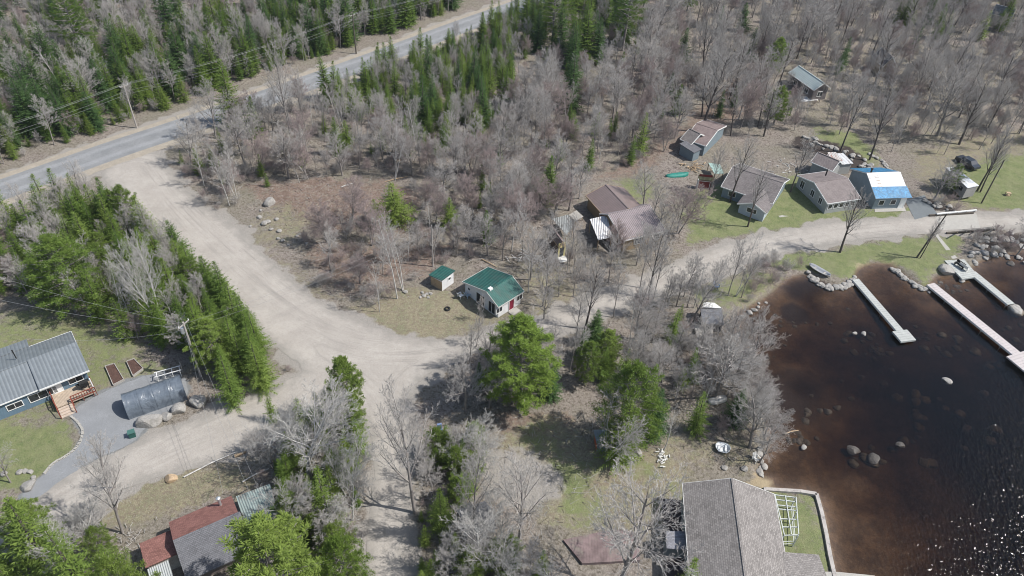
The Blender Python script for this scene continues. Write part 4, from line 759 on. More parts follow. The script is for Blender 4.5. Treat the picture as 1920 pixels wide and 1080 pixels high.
# boats
def boat(name,label,a,b,w,h,mat,inner,z=0,flip=False,seats=2,cat='boat'):
    A=G(*a,z);B=G(*b,z); d=B-A; L=d.length; c=(A+B)/2; e=empty(name,(c.x,c.y,z),math.atan2(d.y,d.x),label,cat); n=14; v=[];K=7
    for i in range(n+1):
        t=i/n; s_=(1-abs(2*t-1)**3.2)**.6 if 0<t<1 else .06
        for k in range(K):
            u=-1+2*k/(K-1); v.append(((t-.5)*L,u*w/2*s_,h*(abs(u)**2.2)*(1 if 0<t<1 else 1)+.12*abs(2*t-1)**2))
    if flip: v=[(x,y,h+.1-zz_) for x,y,zz_ in v]
    mb=MB(); mb.poly(v,[(i*K+k,i*K+k+1,(i+1)*K+k+1,(i+1)*K+k) for i in range(n) for k in range(K-1)]); o=mb.build('hull',mat,e,smooth=True,fix=False)
    md=o.modifiers.new('thickness','SOLIDIFY'); md.thickness=.04
    if not flip:
        for k in range(seats): mb=MB(); x=(-.22+.44*k)*L; mb.box(x-.13,-w*.44,h*.62,x+.13,w*.44,h*.66); mb.build('thwart',inner,e)
        mb=MB(); 
        for sy in (-1,1): mb.tube([v[i*K+(0 if sy<0 else K-1)] for i in range(n+1)],[.035]*(n+1),5)
        mb.build('gunwale',inner,e)
    else:
        mb=MB(); mb.tube([((t-.5)*L*.9,0,h+.13) for t in (0,.5,1)],[.03]*3,5); mb.build('keel',inner,e)
    return e
wf=plain('white_fibreglass',(.70,.71,.70),.35,.06)
boat('grey_rowboat','narrow grey rowboat pulled up on the seawall lawn',(1516,498),(1556,521),1.2,.4,plain('dull_aluminium',(.33,.34,.35),.5,.1),M['wood_grey'],.05)
boat('white_pedal_boat','white flat boat with moulded seats beached by the big tree',(1340,840),(1368,846),1.5,.42,wf,wf,.05,seats=2)
boat('upturned_white_boat','upturned white boat hull between the shore trees',(1328,756),(1362,746),1.3,.45,M['white_dirty'],M['wood_grey'],.05,True)
tg=plain('teal_tarpaulin',(.02,.20,.16),.45,.25,2,bump=.9); boat('teal_covered_boat','boat under a dark teal tarpaulin left of the red shed',(1247,333),(1290,328),1.5,.55,tg,tg,.1,True)
# guard rail, footbridge, path
def beam_thing(name,label,cat,parts,z0=0):
    c=G(*parts[0][1][:2]); e=empty(name,(c.x,c.y,0),0,label,cat); o=Vector((c.x,c.y,0))
    for nm,a,b,w,h,mt in parts:
        mb=MB(); mb.bar(G(*a)-o,G(*b)-o,w,h); mb.build(nm,mt,e)
    return e
beam_thing('white_guard_rail','white timber guard rail along the culvert, upper side of the road','guard rail',[('rail',(1757,401,.55),(1831,394,.55),.25,.2,M['white']),('lower_beam',(1742,404,.2),(1825,399,.2),.3,.3,M['pole_dark'])]+[('post',(1760+i*17,402-i*1.6,0),(1760+i*17,402-i*1.6,.5),.2,.2,M['wood_grey']) for i in range(5)])
beam_thing('footbridge_railing','dark timber bridge railing on the lake side of the road','railing',[('rail',(1798,431,1.0),(1867,425,1.0),.1,.14,M['wood_grey']),('rail',(1798,433,.6),(1867,427,.6),.1,.14,M['wood_grey']),('kerb_beam',(1775,437,.15),(1865,431,.15),.3,.3,M['pole_dark'])]+[('post',(1795+i*17.5,436-i*1.6,0),(1795+i*17.5,436-i*1.6,1.5 if i in (0,4) else 1.05),.14,.14,M['wood_raw'] if i==0 else M['wood_grey']) for i in range(5)])
tag(sheet('concrete_path',W2([(1752,440),(1757,439),(1795,484),(1786,486)]),.05,M['concrete']),kind='structure')
sheet('patio_path',W2([(1463,372),(1469,366),(1502,402),(1462,408),(1458,403),(1490,399)]),.05,M['concrete'])
sheet('front_patio',W2([(1640,392),(1694,385),(1699,396),(1640,398)]),.05,M['concrete'])
# pergola by the big house
P0=G(1452,928,2.2);P1=G(1492,933,2.2);P2=G(1497,1003,2.2);P3=G(1470,1004,2.2); c=(P0+P2)/2; o=Vector((c.x,c.y,0)); mintp=plain('pale_lattice_paint',(.50,.52,.49),.6,.08)
e=empty('pergola','',0) if 0 else empty('open_pergola',(c.x,c.y,0),0,'open white pergola frame on the lawn of the large shingled house','pergola')
def L4(a,b,t): return a+(b-a)*t
mb=MB()
for t in (0,.12,.26,.36,.6,.8,1): mb.bar(L4(P0,P3,t)-o,L4(P1,P2,t)-o,.09,.12)
for t in (0,.5,1): mb.bar(L4(P0,P1,t)-o+Vector((0,0,.12)),L4(P3,P2,t)-o+Vector((0,0,.12)),.09,.1)
mb.build('roof_frame',mintp,e)
for p in (P0,P1,P2,P3,L4(P1,P2,.4),L4(P0,P3,.4)):
    mb=MB(); mb.bar(p-o-Vector((0,0,2.2)),p-o-Vector((0,0,.06)),.11); mb.build('post',mintp,e)
mb=MB()
for z in (.5,1.0): mb.bar(P3-o-Vector((0,0,z+.7)),P2-o-Vector((0,0,z+.7)),.06); mb.bar(P1-o-Vector((0,0,z+.7)),P2-o-Vector((0,0,z+.7)),.06)
mb.build('side_rails',mintp,e)
# concrete seawall of the big house lawn
e=empty('white_seawall',G(1530,926),0,'pale concrete seawall round the lawn of the large shingled house','seawall'); o=e.location.copy(); o.z=0; mb=MB(); pts=[G(x,y,.12) for x,y in ((1432,917),(1500,921),(1531,926),(1541,962),(1549,1000),(1556,1040),(1566,1085),(1580,1150))]
for a,b in zip(pts[:-1],pts[1:]): mb.bar(a-o-Vector((0,0,.45)),b-o-Vector((0,0,.45)),.42,1.1)
mb.build('wall_blocks',plain('pale_capstone',(.40,.37,.34),.85,.15,1.5,dirt=(.2,.18,.17)),e); mb=MB(); mb.slab([G(x,y,.15)-o for x,y in ((1545,1072),(1568,1072),(1640,1079),(1650,1120),(1550,1120))],.3); mb.build('stone_step',M['concrete'],e)
# raised beds
def bed(label,pts):
    P=[G(x,y,.3) for x,y in pts]; c=sum(P,Vector())/4; o=Vector((c.x,c.y,0)); e=empty('garden_bed',(c.x,c.y,0),0,label,'garden bed','raised garden beds'); mb=MB(); q=[p-o for p in P]
    for i in range(4): mb.bar(q[i]-Vector((0,0,.15)),q[(i+1)%4]-Vector((0,0,.15)),.08,.36)
    mb.build('timber_frame',M['wood_grey'],e); mb=MB(); mb.slab([x*.97 -Vector((0,0,.06)) if 0 else Vector((x.x*.97,x.y*.97,.22)) for x in q],.3); mb.build('soil',M['soil'],e)
bed('raised bed of dark soil nearest the blue house',[(197,686),(214,681),(232,711),(212,721)]); bed('raised bed beside the conifer shadow',[(237,677),(251,672),(268,690),(249,704)])
# wheelie bin, stove pipe box, tyre, chairs
p=G(249,818); e=empty('green_bin',(p.x,p.y,.03),.5,'dark green bin in front of the largest boulder','bin'); mb=MB(); mb.box(-.35,-.3,0,.35,.3,.75); mb.build('body',plain('dark_green_plastic',(.03,.10,.085),.5,.1),e); mb=MB(); mb.box(-.4,-.35,.76,.4,.35,.84); mb.build('lid',plain('green_lid',(.06,.14,.12),.5,.1),e)
def torus(mb,R0,r0,z,n=16,k=8):
    v=[]
    for i in range(n):
        a=2*math.pi*i/n
        for j in range(k): b=2*math.pi*j/k; v.append(((R0+r0*math.cos(b))*math.cos(a),(R0+r0*math.cos(b))*math.sin(a),z+r0*math.sin(b)))
    mb.poly(v,[(i*k+j,((i+1)%n)*k+j,((i+1)%n)*k+(j+1)%k,i*k+(j+1)%k) for i in range(n) for j in range(k)])
p=GG(839,580); mb=MB(); torus(mb,.32,.14,.12); tag(mb.build('tyre',M['black'],loc=p),'black tyre lying on the grass left of the green roofed cottage','tyre')
def adir(label,p,rz,mat,group=None):
    e=empty('garden_chair',p,rz,label,'chair',group); mb=MB(); mb.slab([(-.3,-.3,.38),(.3,-.3,.38),(.28,.3,.26),(-.28,.3,.26)],.05); mb.build('seat',mat,e); mb=MB(); mb.slab([(-.28,.25,.28),(.28,.25,.28),(.3,.6,.98),(-.3,.6,.98)],.06); mb.build('backrest',mat,e)
    for x in (-.38,.38):
        mb=MB(); mb.box(x-.07,-.35,.52,x+.07,.4,.57); mb.build('armrest',mat,e)
        for y in (-.3,.3): mb=MB(); mb.box(x-.04,y-.04,0,x+.04,y+.04,.52); mb.build('leg',mat,e)
adir('white garden chair alone on the grass left of the green roofed cottage',GG(864,557),2.3,M['white']); adir('pale blue garden chair against the green roofed cottage wall',GG(877,556),2.3,plain('pale_blue_plastic',(.42,.52,.58),.5,.05))
adir('weathered wooden garden chair on the point beside the water',GG(1417,864),.5,M['white_dirty']); adir('blue garden chair on the shaded grass near the lake bend',GG(1343,540),1,plain('faded_blue_plastic',(.10,.16,.26),.5,.1))
# firewood pile, planks, debris
def logpile(name,label,px,py,n,ln,r,sx,sy,mat,cat='log pile'):
    p=GG(px,py); e=empty(name,p,0,label,cat); q=random.Random(px)
    for k in range(n):
        a=q.uniform(0,3.14); x=q.gauss(0,sx); y=q.gauss(0,sy); z=r+abs(q.gauss(0,.15)); h=ln*q.uniform(.5,1.1); mb=MB(); d=Vector((math.cos(a),math.sin(a),q.uniform(-.15,.15)))*h/2; c=Vector((x,y,z)); mb.tube([c-d,c+d],[r,r*.9],6); mb.build('log',mat,e)
logpile('firewood_pile','small pale heap of split logs below the white birch',1241,858,40,.5,.07,.35,.6,M['white_dirty'],'firewood')
logpile('driftwood_heap','heap of pale broken boards beside the red roofed cabin',243,1015,46,.7,.035,.9,.9,M['wood_grey'],'debris heap')
logpile('board_scraps','scattered pale boards on the ground left of the yellow fronted cabin',990,483,26,1.7,.05,2.2,1.1,M['white_dirty'],'board pile')
logpile('junk_heap','heap of scrap timber below the narrow blue grey shed',1300,315,26,1.0,.1,1.3,.8,M['wood_raw'],'debris heap')
logpile('yard_junk','white odds and ends left of the long grey cottage',1478,318,26,.9,.05,1.4,1.4,M['white_dirty'],'debris heap')
for i,(a,b,lb) in enumerate([((640,352),(662,345),'short pale fallen log at the top of the clearing'),((722,342),(764,332),'long tan fallen log at the right of the clearing'),((1042,383),(1068,372),'white pole lying beside the brown roofed house'),((903,487),(932,502),'long pole lying behind the green roofed cottage'),((440,857),(462,848),'pale plank stack on the lane edge'),((345,896),(445,848),'long bleached fence pole along the lane edge'),((455,905),(505,880),'pale fallen trunk beside the red roofed cabin'),((1470,818),(1495,811),'thin drift stick standing in the lake shallows')]):
    p=GG(*a);q=GG(*b); c=(p+q)/2; mb=MB(); rr=.09 if i!=4 else .2; ht=.15 if i<7 else .5; mb.tube([p-c+Vector((0,0,ht)),Vector((r2.uniform(-.1,.1),r2.uniform(-.1,.1),ht+.05)),q-c+Vector((0,0,ht*.9))],[rr,rr*.9,rr*.6],6); tag(mb.build('fallen_log',M['birch'] if i in (0,5,6,2) else M['wood_raw'],loc=c),lb,'log')
p=GG(322,899); o=link('tree_stump',boulder_mesh('stump_mesh',77,M['wood_raw'],.7)); o.location=p+Vector((0,0,.2)); o.scale=(.8,.6,.6); tag(o,'orange brown stump and soil clump on the lane edge','stump')
# blue sheet and pickup
p=GG(824,806); mb=MB(); mb.box(-.28,-.12,0,.28,.12,1.1); mb.box(-.38,-.18,-.02,.38,.18,.12); tag(mb.build('blue_board',plain('faded_blue_board',(.17,.24,.42)),loc=p,rz=.3),'faded blue board standing beside the lane','board')
def pickup(label,a,b,mat):
    A=G(*a);B=G(*b); d=B-A; c=(A+B)/2; e=empty('parked_car',(c.x,c.y,0),math.atan2(d.y,d.x),label,'car'); L=4.6
    mb=MB(); pr_=[(-2.3,.45),(-2.25,.95),(-1.2,1.0),(-.9,1.5),(.9,1.52),(1.5,1.0),(2.2,.85),(2.3,.5),(2.2,.3),(-2.2,.3)]; K=len(pr_); v=[(x,-.88 if z<1.2 else -.7,z) for x,z in pr_]+[(x,.88 if z<1.2 else .7,z) for x,z in pr_]
    mb.poly(v,[tuple(range(K)),tuple(range(2*K-1,K-1,-1))]+[(i,(i+1)%K,(i+1)%K+K,i+K) for i in range(K)]); mb.build('body',mat,e)
    mb=MB(); mb.poly([(-.85,-.83,1.03),(1.35,-.83,1.03),(.85,-.72,1.45),(-.8,-.72,1.45),(-.85,.83,1.03),(1.35,.83,1.03),(.85,.72,1.45),(-.8,.72,1.45)],[(0,1,2,3),(4,7,6,5),(1,5,6,2),(0,3,7,4)]); mb.build('windows',M['glass'],e)
    for x in (-1.45,1.45):
        for y in (-.82,.82): mb=MB(); mb.tube([(x,y-.1,.33),(x,y+.1,.33)],[.33,.33],12); mb.build('wheel',M['black'],e)
pickup('dark car parked behind the white trailer',(1801,303),(1824,317),plain('dark_blue_car_paint',(.03,.035,.045),.25,.05,spec=.6))
# timber crate at right lawn
p=G(1889,366); mb=MB(); 
for t in ((-.4,-.3,0,.4,.3,.08),(-.4,-.3,.5,.4,.3,.56),(-.4,-.3,.08,-.32,-.22,.5),(.32,-.3,.08,.4,-.22,.5),(-.4,.22,.08,-.32,.3,.5),(.32,.22,.08,.4,.3,.5)): mb.box(*t)
tag(mb.build('small_table',M['wood_raw'],loc=(p.x,p.y,0)),'small wooden table on the open right lawn','table')
# metal ladder rack behind carport
p=G(318,706); e=empty('boat_rack',(p.x,p.y,0),.45,'white tubular rack standing behind the carport','rack'); mb=MB()
for y in (-.5,.3): mb.bar((-1.6,y,1.0),(1.6,y,1.1),.09); 
for x in (-1.3,-.4,.5,1.4): mb.bar((x,-.5,1.05),(x,.3,1.05),.08); mb.bar((x,-.5,0),(x,-.5,1.05),.07)
mb.build('tubes',M['white'],e)
# ------------------------------------------------------------------ utility poles and wires
def height_at(bx,by,ty,z0=0):
    p=G(bx,by,z0); lo,hi=0,40
    for _ in range(30):
        mi=(lo+hi)/2
        if PR((p.x,p.y,z0+mi))[1]>ty: lo=mi
        else: hi=mi
    return lo
def pole(label,bx,by,ty,mat,r=.14,arm=0,az=0,tr=False,lean=(0,0)):
    p=GG(bx,by); h=height_at(bx,by,ty,p.z); e=empty('utility_pole',p,0,label,'utility pole'); mb=MB(); tp=Vector((lean[0],lean[1],h)); mb.tube([(0,0,-.5),tuple(tp*.5),tuple(tp)],[r,r*.85,r*.65],10); mb.build('shaft',mat,e)
    if arm:
        mb=MB(); d=Vector((math.cos(az),math.sin(az),0)); c=tp-Vector((0,0,.35)); mb.bar(c-d*arm,c+d*arm,.1,.12); a=mb.build('crossarm',M['wood_grey'],e)
        for k in (-.9,0,.9): mb=MB(); q=c+d*arm*k; mb.tube([q+Vector((0,0,.05)),q+Vector((0,0,.28))],[.06,.04],6); mb.build('insulator',M['white'],a)
    if tr: mb=MB(); c=tp+Vector((-.35,-.1,-1.7)); mb.tube([c,c+Vector((0,0,.85))],[.24,.24],10); mb.build('transformer',M['metal_grey'],e)
    return p+tp
T1=pole('pale road pole furthest left above the paved road',257,240,158,M['wood_pole'],.16,.8,.9); T2=pole('dark road pole among spruces beyond the paved road',668,101,26,M['pole_dark'],.16,.8,.9)
T3=pole('pale pole with transformer between carport and conifers',377,706,604,M['wood_pole'],.17,.9,1.2,True); T4=pole('slim grey pole behind the small green roofed shed',812,500,422,M['wood_pole'],.12)
T5=pole('dark pole on the open right lawn',1840,381,300,M['pole_dark'],.14); T6=pole('dark leaning pole on the grass beside the concrete path',1718,483,402,M['pole_dark'],.15,0,0,False,(1.6,.3))
pole('short grey meter post beside the transformer pole',343,697,680,M['wood_grey'],.1)
T0=T1+(T1-T2)*1.0; T0.z=T1.z; TZ=T2+(T2-T1); TZ.z=T2.z
Tb=G(575,1150,9); 
def wire(a,b,sag,r=.013,label='thin overhead wire strung between the roadside poles',group='overhead wires'):
    a=Vector(a);b=Vector(b); n=14; pts=[a.lerp(b,i/n)-Vector((0,0,sag*4*(i/n)*(1-i/n))) for i in range(n+1)]; c=pts[0]; mb=MB(); mb.tube([p-c for p in pts],[r]*(n+1),3,False); tag(mb.build('overhead_wire',M['wire'],loc=c),label,'wire',group)
for a,b in ((T0,T1),(T1,T2),(T2,TZ)):
    for dx,dz in ((-.7,-.1),(.0,0.15),(.7,-.1),(.1,-1.4),(.1,-2.0)):
        u=Vector((math.cos(.9)*dx,math.sin(.9)*dx,dz)); wire(a+u,b+u,1.1)
lw='wire running from the transformer pole down towards the red roofed cabin'
for dx in (-.4,.4): wire(T3+Vector((dx,0,-.3)),Tb+Vector((dx*1.5,0,0)),.9,label=lw,group='wires to the bottom edge')
wire(T3+Vector((0,0,-1)),G(418,925,4.6),.6,label='service wire from the transformer pole to the red cabin chimney')
for dz in (-.3,-1.2): wire(T3+Vector((0,0,dz)),T4+Vector((0,0,dz)),.8,label='wire crossing high over the gravel junction',group='wires over the junction')
wire(T3+Vector((0,0,-.2)),G(-60,500,8),.8,label='wire running left from the transformer pole past the conifers',group='wires to the left edge'); wire(T3+Vector((0,0,-1)),G(-60,548,7),.8,label='wire running left from the transformer pole past the conifers',group='wires to the left edge')
wire(T3+Vector((0,0,-1.3)),G(60,636,5),.8,label='service wire from the transformer pole to the blue house')
# ------------------------------------------------------------------ trees
def limb(mbT,mbC,p,d,L,r,lev,maxlev,rn,P):
    n=5 if lev==0 else (4 if lev==1 else 3); pts=[p.copy()]; q=p.copy(); dd=d.copy(); rs=[r]; wob=P['wob']
    for i in range(n):
        dd=(dd+Vector((rn.gauss(0,wob),rn.gauss(0,wob),rn.gauss(0,wob)+P['up']*(.6 if lev else .2)))).normalized(); q=q+dd*(L/n); pts.append(q.copy()); rs.append(max(r*(1-.75*(i+1)/n),.006))
    if lev<=1: (mbT).tube(pts,rs,6 if lev==0 else 4,False)
    else: mbC.tube(pts,rs,3,False)
    if lev>=maxlev: return
    nb=P['nb'][lev]; lo=P['lo'] if lev==0 else .15
    for k in range(nb):
        t=lo+(1-lo)*((k+rn.random()*.8)/nb); t=min(t,.99); f=t*n; i=int(f); base=pts[i].lerp(pts[i+1],f-i); ax=(pts[i+1]-pts[i]).normalized()
        az=k*2.4+rn.uniform(-.5,.5); u=ax.orthogonal().normalized(); u.rotate(Matrix.Rotation(az,3,ax)); an=rn.uniform(*P['ang'][lev]); nd=(ax*math.cos(an)+u*math.sin(an)).normalized()
        if lev==0: l=L*P['l1']*(1.0-.55*(t-lo)/(1-lo))*rn.uniform(.8,1.15)
        else: l=L*P['ls'][lev]*(1-.45*t)*rn.uniform(.7,1.2)
        rr=max(rs[i]*P['rk'],.008)
        if lev+1>=maxlev:
            mbC.cone3(base,base+nd*l+Vector((0,0,.08*l)),P['tw']) 
            for _ in range(P.get('tt',2)):
                b2=base+nd*l*rn.uniform(.25,.8); n2=(nd+Vector((rn.gauss(0,.5),rn.gauss(0,.5),rn.gauss(.15,.4)))).normalized(); mbC.cone3(b2,b2+n2*l*rn.uniform(.4,.7),P['tw']*.75)
        else: limb(mbT,mbC,base,nd,l,rr,lev+1,maxlev,rn,P)
def bare(seed,H,r,P,mt,mc,stems=1,maxlev=4):
    rn=random.Random(seed); t=MB();c=MB()
    for s_ in range(stems):
        a=rn.uniform(0,6.28); d=Vector((math.cos(a)*.22*(stems>1),math.sin(a)*.22*(stems>1),1)).normalized(); limb(t,c,Vector((math.cos(a)*.12*(stems>1),math.sin(a)*.12*(stems>1),-.2)),d,H*rn.uniform(.82,1),r/(stems**.4),0,maxlev,rn,P)
    return t.mesh('trunk',mt,True),c.mesh('crown',mc)
PM=dict(wob=.06,up=.07,nb=[14,8,6,4],lo=.25,ang=[(.45,.9),(.35,.8),(.35,.8),(.3,.8)],l1=.50,ls=[0,.52,.55,.6],rk=.5,tw=.012,tt=4)     # spreading
PU=dict(wob=.05,up=.09,nb=[15,7,5,4],lo=.32,ang=[(.35,.7),(.3,.7),(.3,.8),(.3,.9)],l1=.38,ls=[0,.52,.55,.6],rk=.45,tw=.012,tt=4)        # upright
PB=dict(wob=.05,up=.05,nb=[15,6,4,3],lo=.35,ang=[(.5,.9),(.4,.8),(.3,.8),(.3,.9)],l1=.28,ls=[0,.5,.55,.6],rk=.4,tw=.012,tt=3)           # birch
PS=dict(wob=.12,up=.08,nb=[7,6,5],lo=.1,ang=[(.3,.8),(.3,.8),(.3,.9)],l1=.6,ls=[0,.55,.5],rk=.55,tw=.010,tt=2)                        # shrub
TV={'maple':[bare(100+i,11.5,.2,PM,M['bark'],M['twig']) for i in range(4)],
    'maple_dark':[bare(110+i,13,.2,PU,M['bark_dark'],M['twig']) for i in range(3)],
    'maple_pink':[bare(120+i,8.5,.15,PM,M['bark'],M['twig_pink'],2) for i in range(2)],
    'maple_pale':[bare(130+i,11,.19,PM,M['birch'],M['twig_pale'],1+i%2) for i in range(3)],
    'slim':[bare(140+i,11,.11,PU,M['bark'],M['twig']) for i in range(5)],
    'birch':[bare(150+i,11,.10,PB,M['birch'],M['twig'],1+(i%3)) for i in range(4)],
    'shrub':[bare(160+i,3.2,.035,PS,M['bark'],M['twig_pink'] if i%2 else M['twig'],6,3) for i in range(4)]}
NH={'maple':11.5,'maple_dark':13,'maple_pink':8.5,'maple_pale':11,'slim':11,'birch':11,'shrub':3.2}
# conifers
def needle_quad(mb,a,d,l,w,up):
    s_=d.cross(up)
    if s_.length<1e-4: s_=Vector((1,0,0))
    s_=s_.normalized()*w; i=len(mb.v); b=a+d*l; m_=a+d*l*.55
    for q in (a-s_*.3,a+s_*.3,m_+s_,b,m_-s_): mb.v.append((q.x,q.y,q.z))
    mb.f.append((i,i+1,i+2,i+3,i+4))
def conifer(seed,H,Rb,mat,whorl=.26,br=11,dens_=1.0,droop=.25,low=.06,clump=.30,top=.12,mb_bark=None,irr=.18):
    rn=random.Random(seed); t=MB();c=MB(); t.tube([(0,0,-.2),(0,0,H*.5),(0,0,H*.98)],[H*.016+.03,H*.010+.01,.015],7,False)
    z=H*low
    while z<H*.985:
        f=(z/H-low)/(1-low); rad=Rb*((1-f)**.8)*(.85 if f<.08 else 1)+.12; nb=max(4,int(br*(1-.45*f)))
        a0=rn.uniform(0,6.28)
        for k in range(nb):
            az=a0+6.283*k/nb+rn.uniform(-.25,.25); L=rad*rn.uniform(1-irr*2,1+irr); el=(.65*f-droop*(1-f))+rn.uniform(-.12,.12)
            d=Vector((math.cos(az)*math.cos(el),math.sin(az)*math.cos(el),math.sin(el))); p0=Vector((0,0,z+rn.uniform(-.1,.1)))
            pts=[]; n=max(2,int(L/.22))
            for j in range(n+1):
                u=j/n; pts.append(p0+d*L*u+Vector((0,0,.16*L*u*u)))
            if L>.8: c.cone3(pts[0],pts[-1],.018)
            side=Vector((-math.sin(az),math.cos(az),0))
            for j in range(1,n+1):
                u=j/n; w_=clump*(1.15-.65*u)*min(1.3,.55+L*.4)
                for s_ in (-1,1):
                    if rn.random()>dens_: continue
                    dd=(d*.75+side*s_*rn.uniform(.6,1.1)+Vector((0,0,rn.uniform(-.28,.22)))).normalized()
                    needle_quad(c,pts[j]-d*.05,dd,w_*rn.uniform(1.0,1.7),w_*rn.uniform(.13,.22),Vector((rn.gauss(0,.45),rn.gauss(0,.45),1)).normalized())
                if rn.random()<.5*dens_:
                    dd=(d*.9+Vector((rn.gauss(0,.25),rn.gauss(0,.25),rn.uniform(.1,.5)))).normalized(); needle_quad(c,pts[j],dd,w_,w_*.25,side)
        z+=whorl*(1-.35*f)*rn.uniform(.85,1.15)
    for k in range(6): needle_quad(c,Vector((0,0,H*.93+k*.07)),Vector((rn.gauss(0,.35),rn.gauss(0,.35),1)).normalized(),.32,.05,Vector((1,0,0)))
    return t.mesh('trunk',mb_bark or M['bark_dark'],True),c.mesh('crown',mat)
def pine(seed,H,Rb,mat,low=.15,nl=60,tuft=16):
    rn=random.Random(seed); t=MB();c=MB(); t.tube([(0,0,-.2),(.1,0,H*.5),(0,.1,H*.97)],[H*.02,H*.013,.03],7,False)
    for k in range(nl):
        f=(k+rn.random())/nl; z=H*(low+(1-low)*f); rad=Rb*(math.sin(math.pi*min(1,(.22+.78*f)))**.75)*(1 if f<.75 else 1-(f-.75)*1.6)+.3; az=k*2.4+rn.uniform(-.3,.3); L=rad*rn.uniform(.7,1.15); el=.1+.5*f+rn.uniform(-.15,.15)
        d=Vector((math.cos(az)*math.cos(el),math.sin(az)*math.cos(el),math.sin(el))); p0=Vector((0,0,z)); t.tube([p0,p0+d*L*.5-Vector((0,0,.05)),p0+d*L],[.05+.01*L,.035,.015],4,False)
        nt_=int(4+L*3.2)
        for j in range(nt_):
            u=rn.uniform(.3,1.0)**.8; side=Vector((-math.sin(az),math.cos(az),0)); cpt=p0+d*L*u+side*rn.uniform(-.38,.38)*L*.9*(1.1-u)+Vector((0,0,rn.uniform(-.1,.3)))
            for q in range(tuft):
                dd=Vector((rn.gauss(0,.8),rn.gauss(0,.8),rn.gauss(.45,.6))).normalized(); needle_quad(c,cpt+dd*rn.uniform(.0,.16),dd,rn.uniform(.15,.30),rn.uniform(.014,.026),Vector((rn.random(),rn.random(),rn.random())))
    return t.mesh('trunk',M['bark'],True),c.mesh('crown',mat)
TV['spruce']=[conifer(200+i,9,[1.9,2.2,1.6][i%3],M['spruce'],irr=.25) for i in range(4)]; NH['spruce']=9
TV['spruce_dark']=[conifer(210+i,10,[2.3,1.8,2.6][i%3],M['spruce_dark'],irr=.25,droop=.3) for i in range(3)]; NH['spruce_dark']=10
TV['fir']=[conifer(220+i,7,[1.5,1.8,1.3][i%3],M['fir_bright'],whorl=.3,irr=.28,clump=.27) for i in range(4)]; NH['fir']=7
TV['pine']=[pine(230+i,11,[3.2,2.8][i%2],M['pine'],nl=120,tuft=30) for i in range(2)]; NH['pine']=11
TV['softpine']=[pine(240+i,9,[2.6,2.2][i%2],M['fir_bright'],nl=90,tuft=26) for i in range(2)]; NH['softpine']=9
TV['wildpine']=[pine(250+i,13,3.3,M['spruce'],low=.35,nl=60,tuft=24) for i in range(2)]; NH['wildpine']=13
rt=random.Random(5); TREES=[]
NAME={'maple':'bare_maple','maple_dark':'bare_maple','maple_pink':'bare_maple','maple_pale':'bare_maple','slim':'bare_tree','birch':'birch_tree','shrub':'bare_shrub','spruce':'spruce_tree','spruce_dark':'spruce_tree','fir':'fir_tree','pine':'pine_tree','softpine':'pine_tree','wildpine':'pine_tree'}
def tree(kind,x,y,h,label,group=None,wide=1.0,lean=(0,0),v=None):
    me=(TV[kind][v] if v is not None else rt.choice(TV[kind])); s_=h/NH[kind]; z=max(hz(x,y),-.4)
    e=empty(NAME[kind],(x,y,z-.05),rt.uniform(0,6.28),label,'shrub' if kind=='shrub' else 'tree',group); e.scale=(s_*wide,s_*wide,s_); e.rotation_euler=(lean[0]+rt.gauss(0,.03),lean[1]+rt.gauss(0,.03),rt.uniform(0,6.28))
    link('trunk',me[0],e); link('crown',me[1],e); TREES.append((x,y)); return e
def tpx(kind,bx,by,ty,label,wide=1.0,lean=(0,0),v=None,group=None):
    p=GG(bx,by); h=height_at(bx,by,ty,p.z); return tree(kind,p.x,p.y,h,label,group,wide,lean,v)
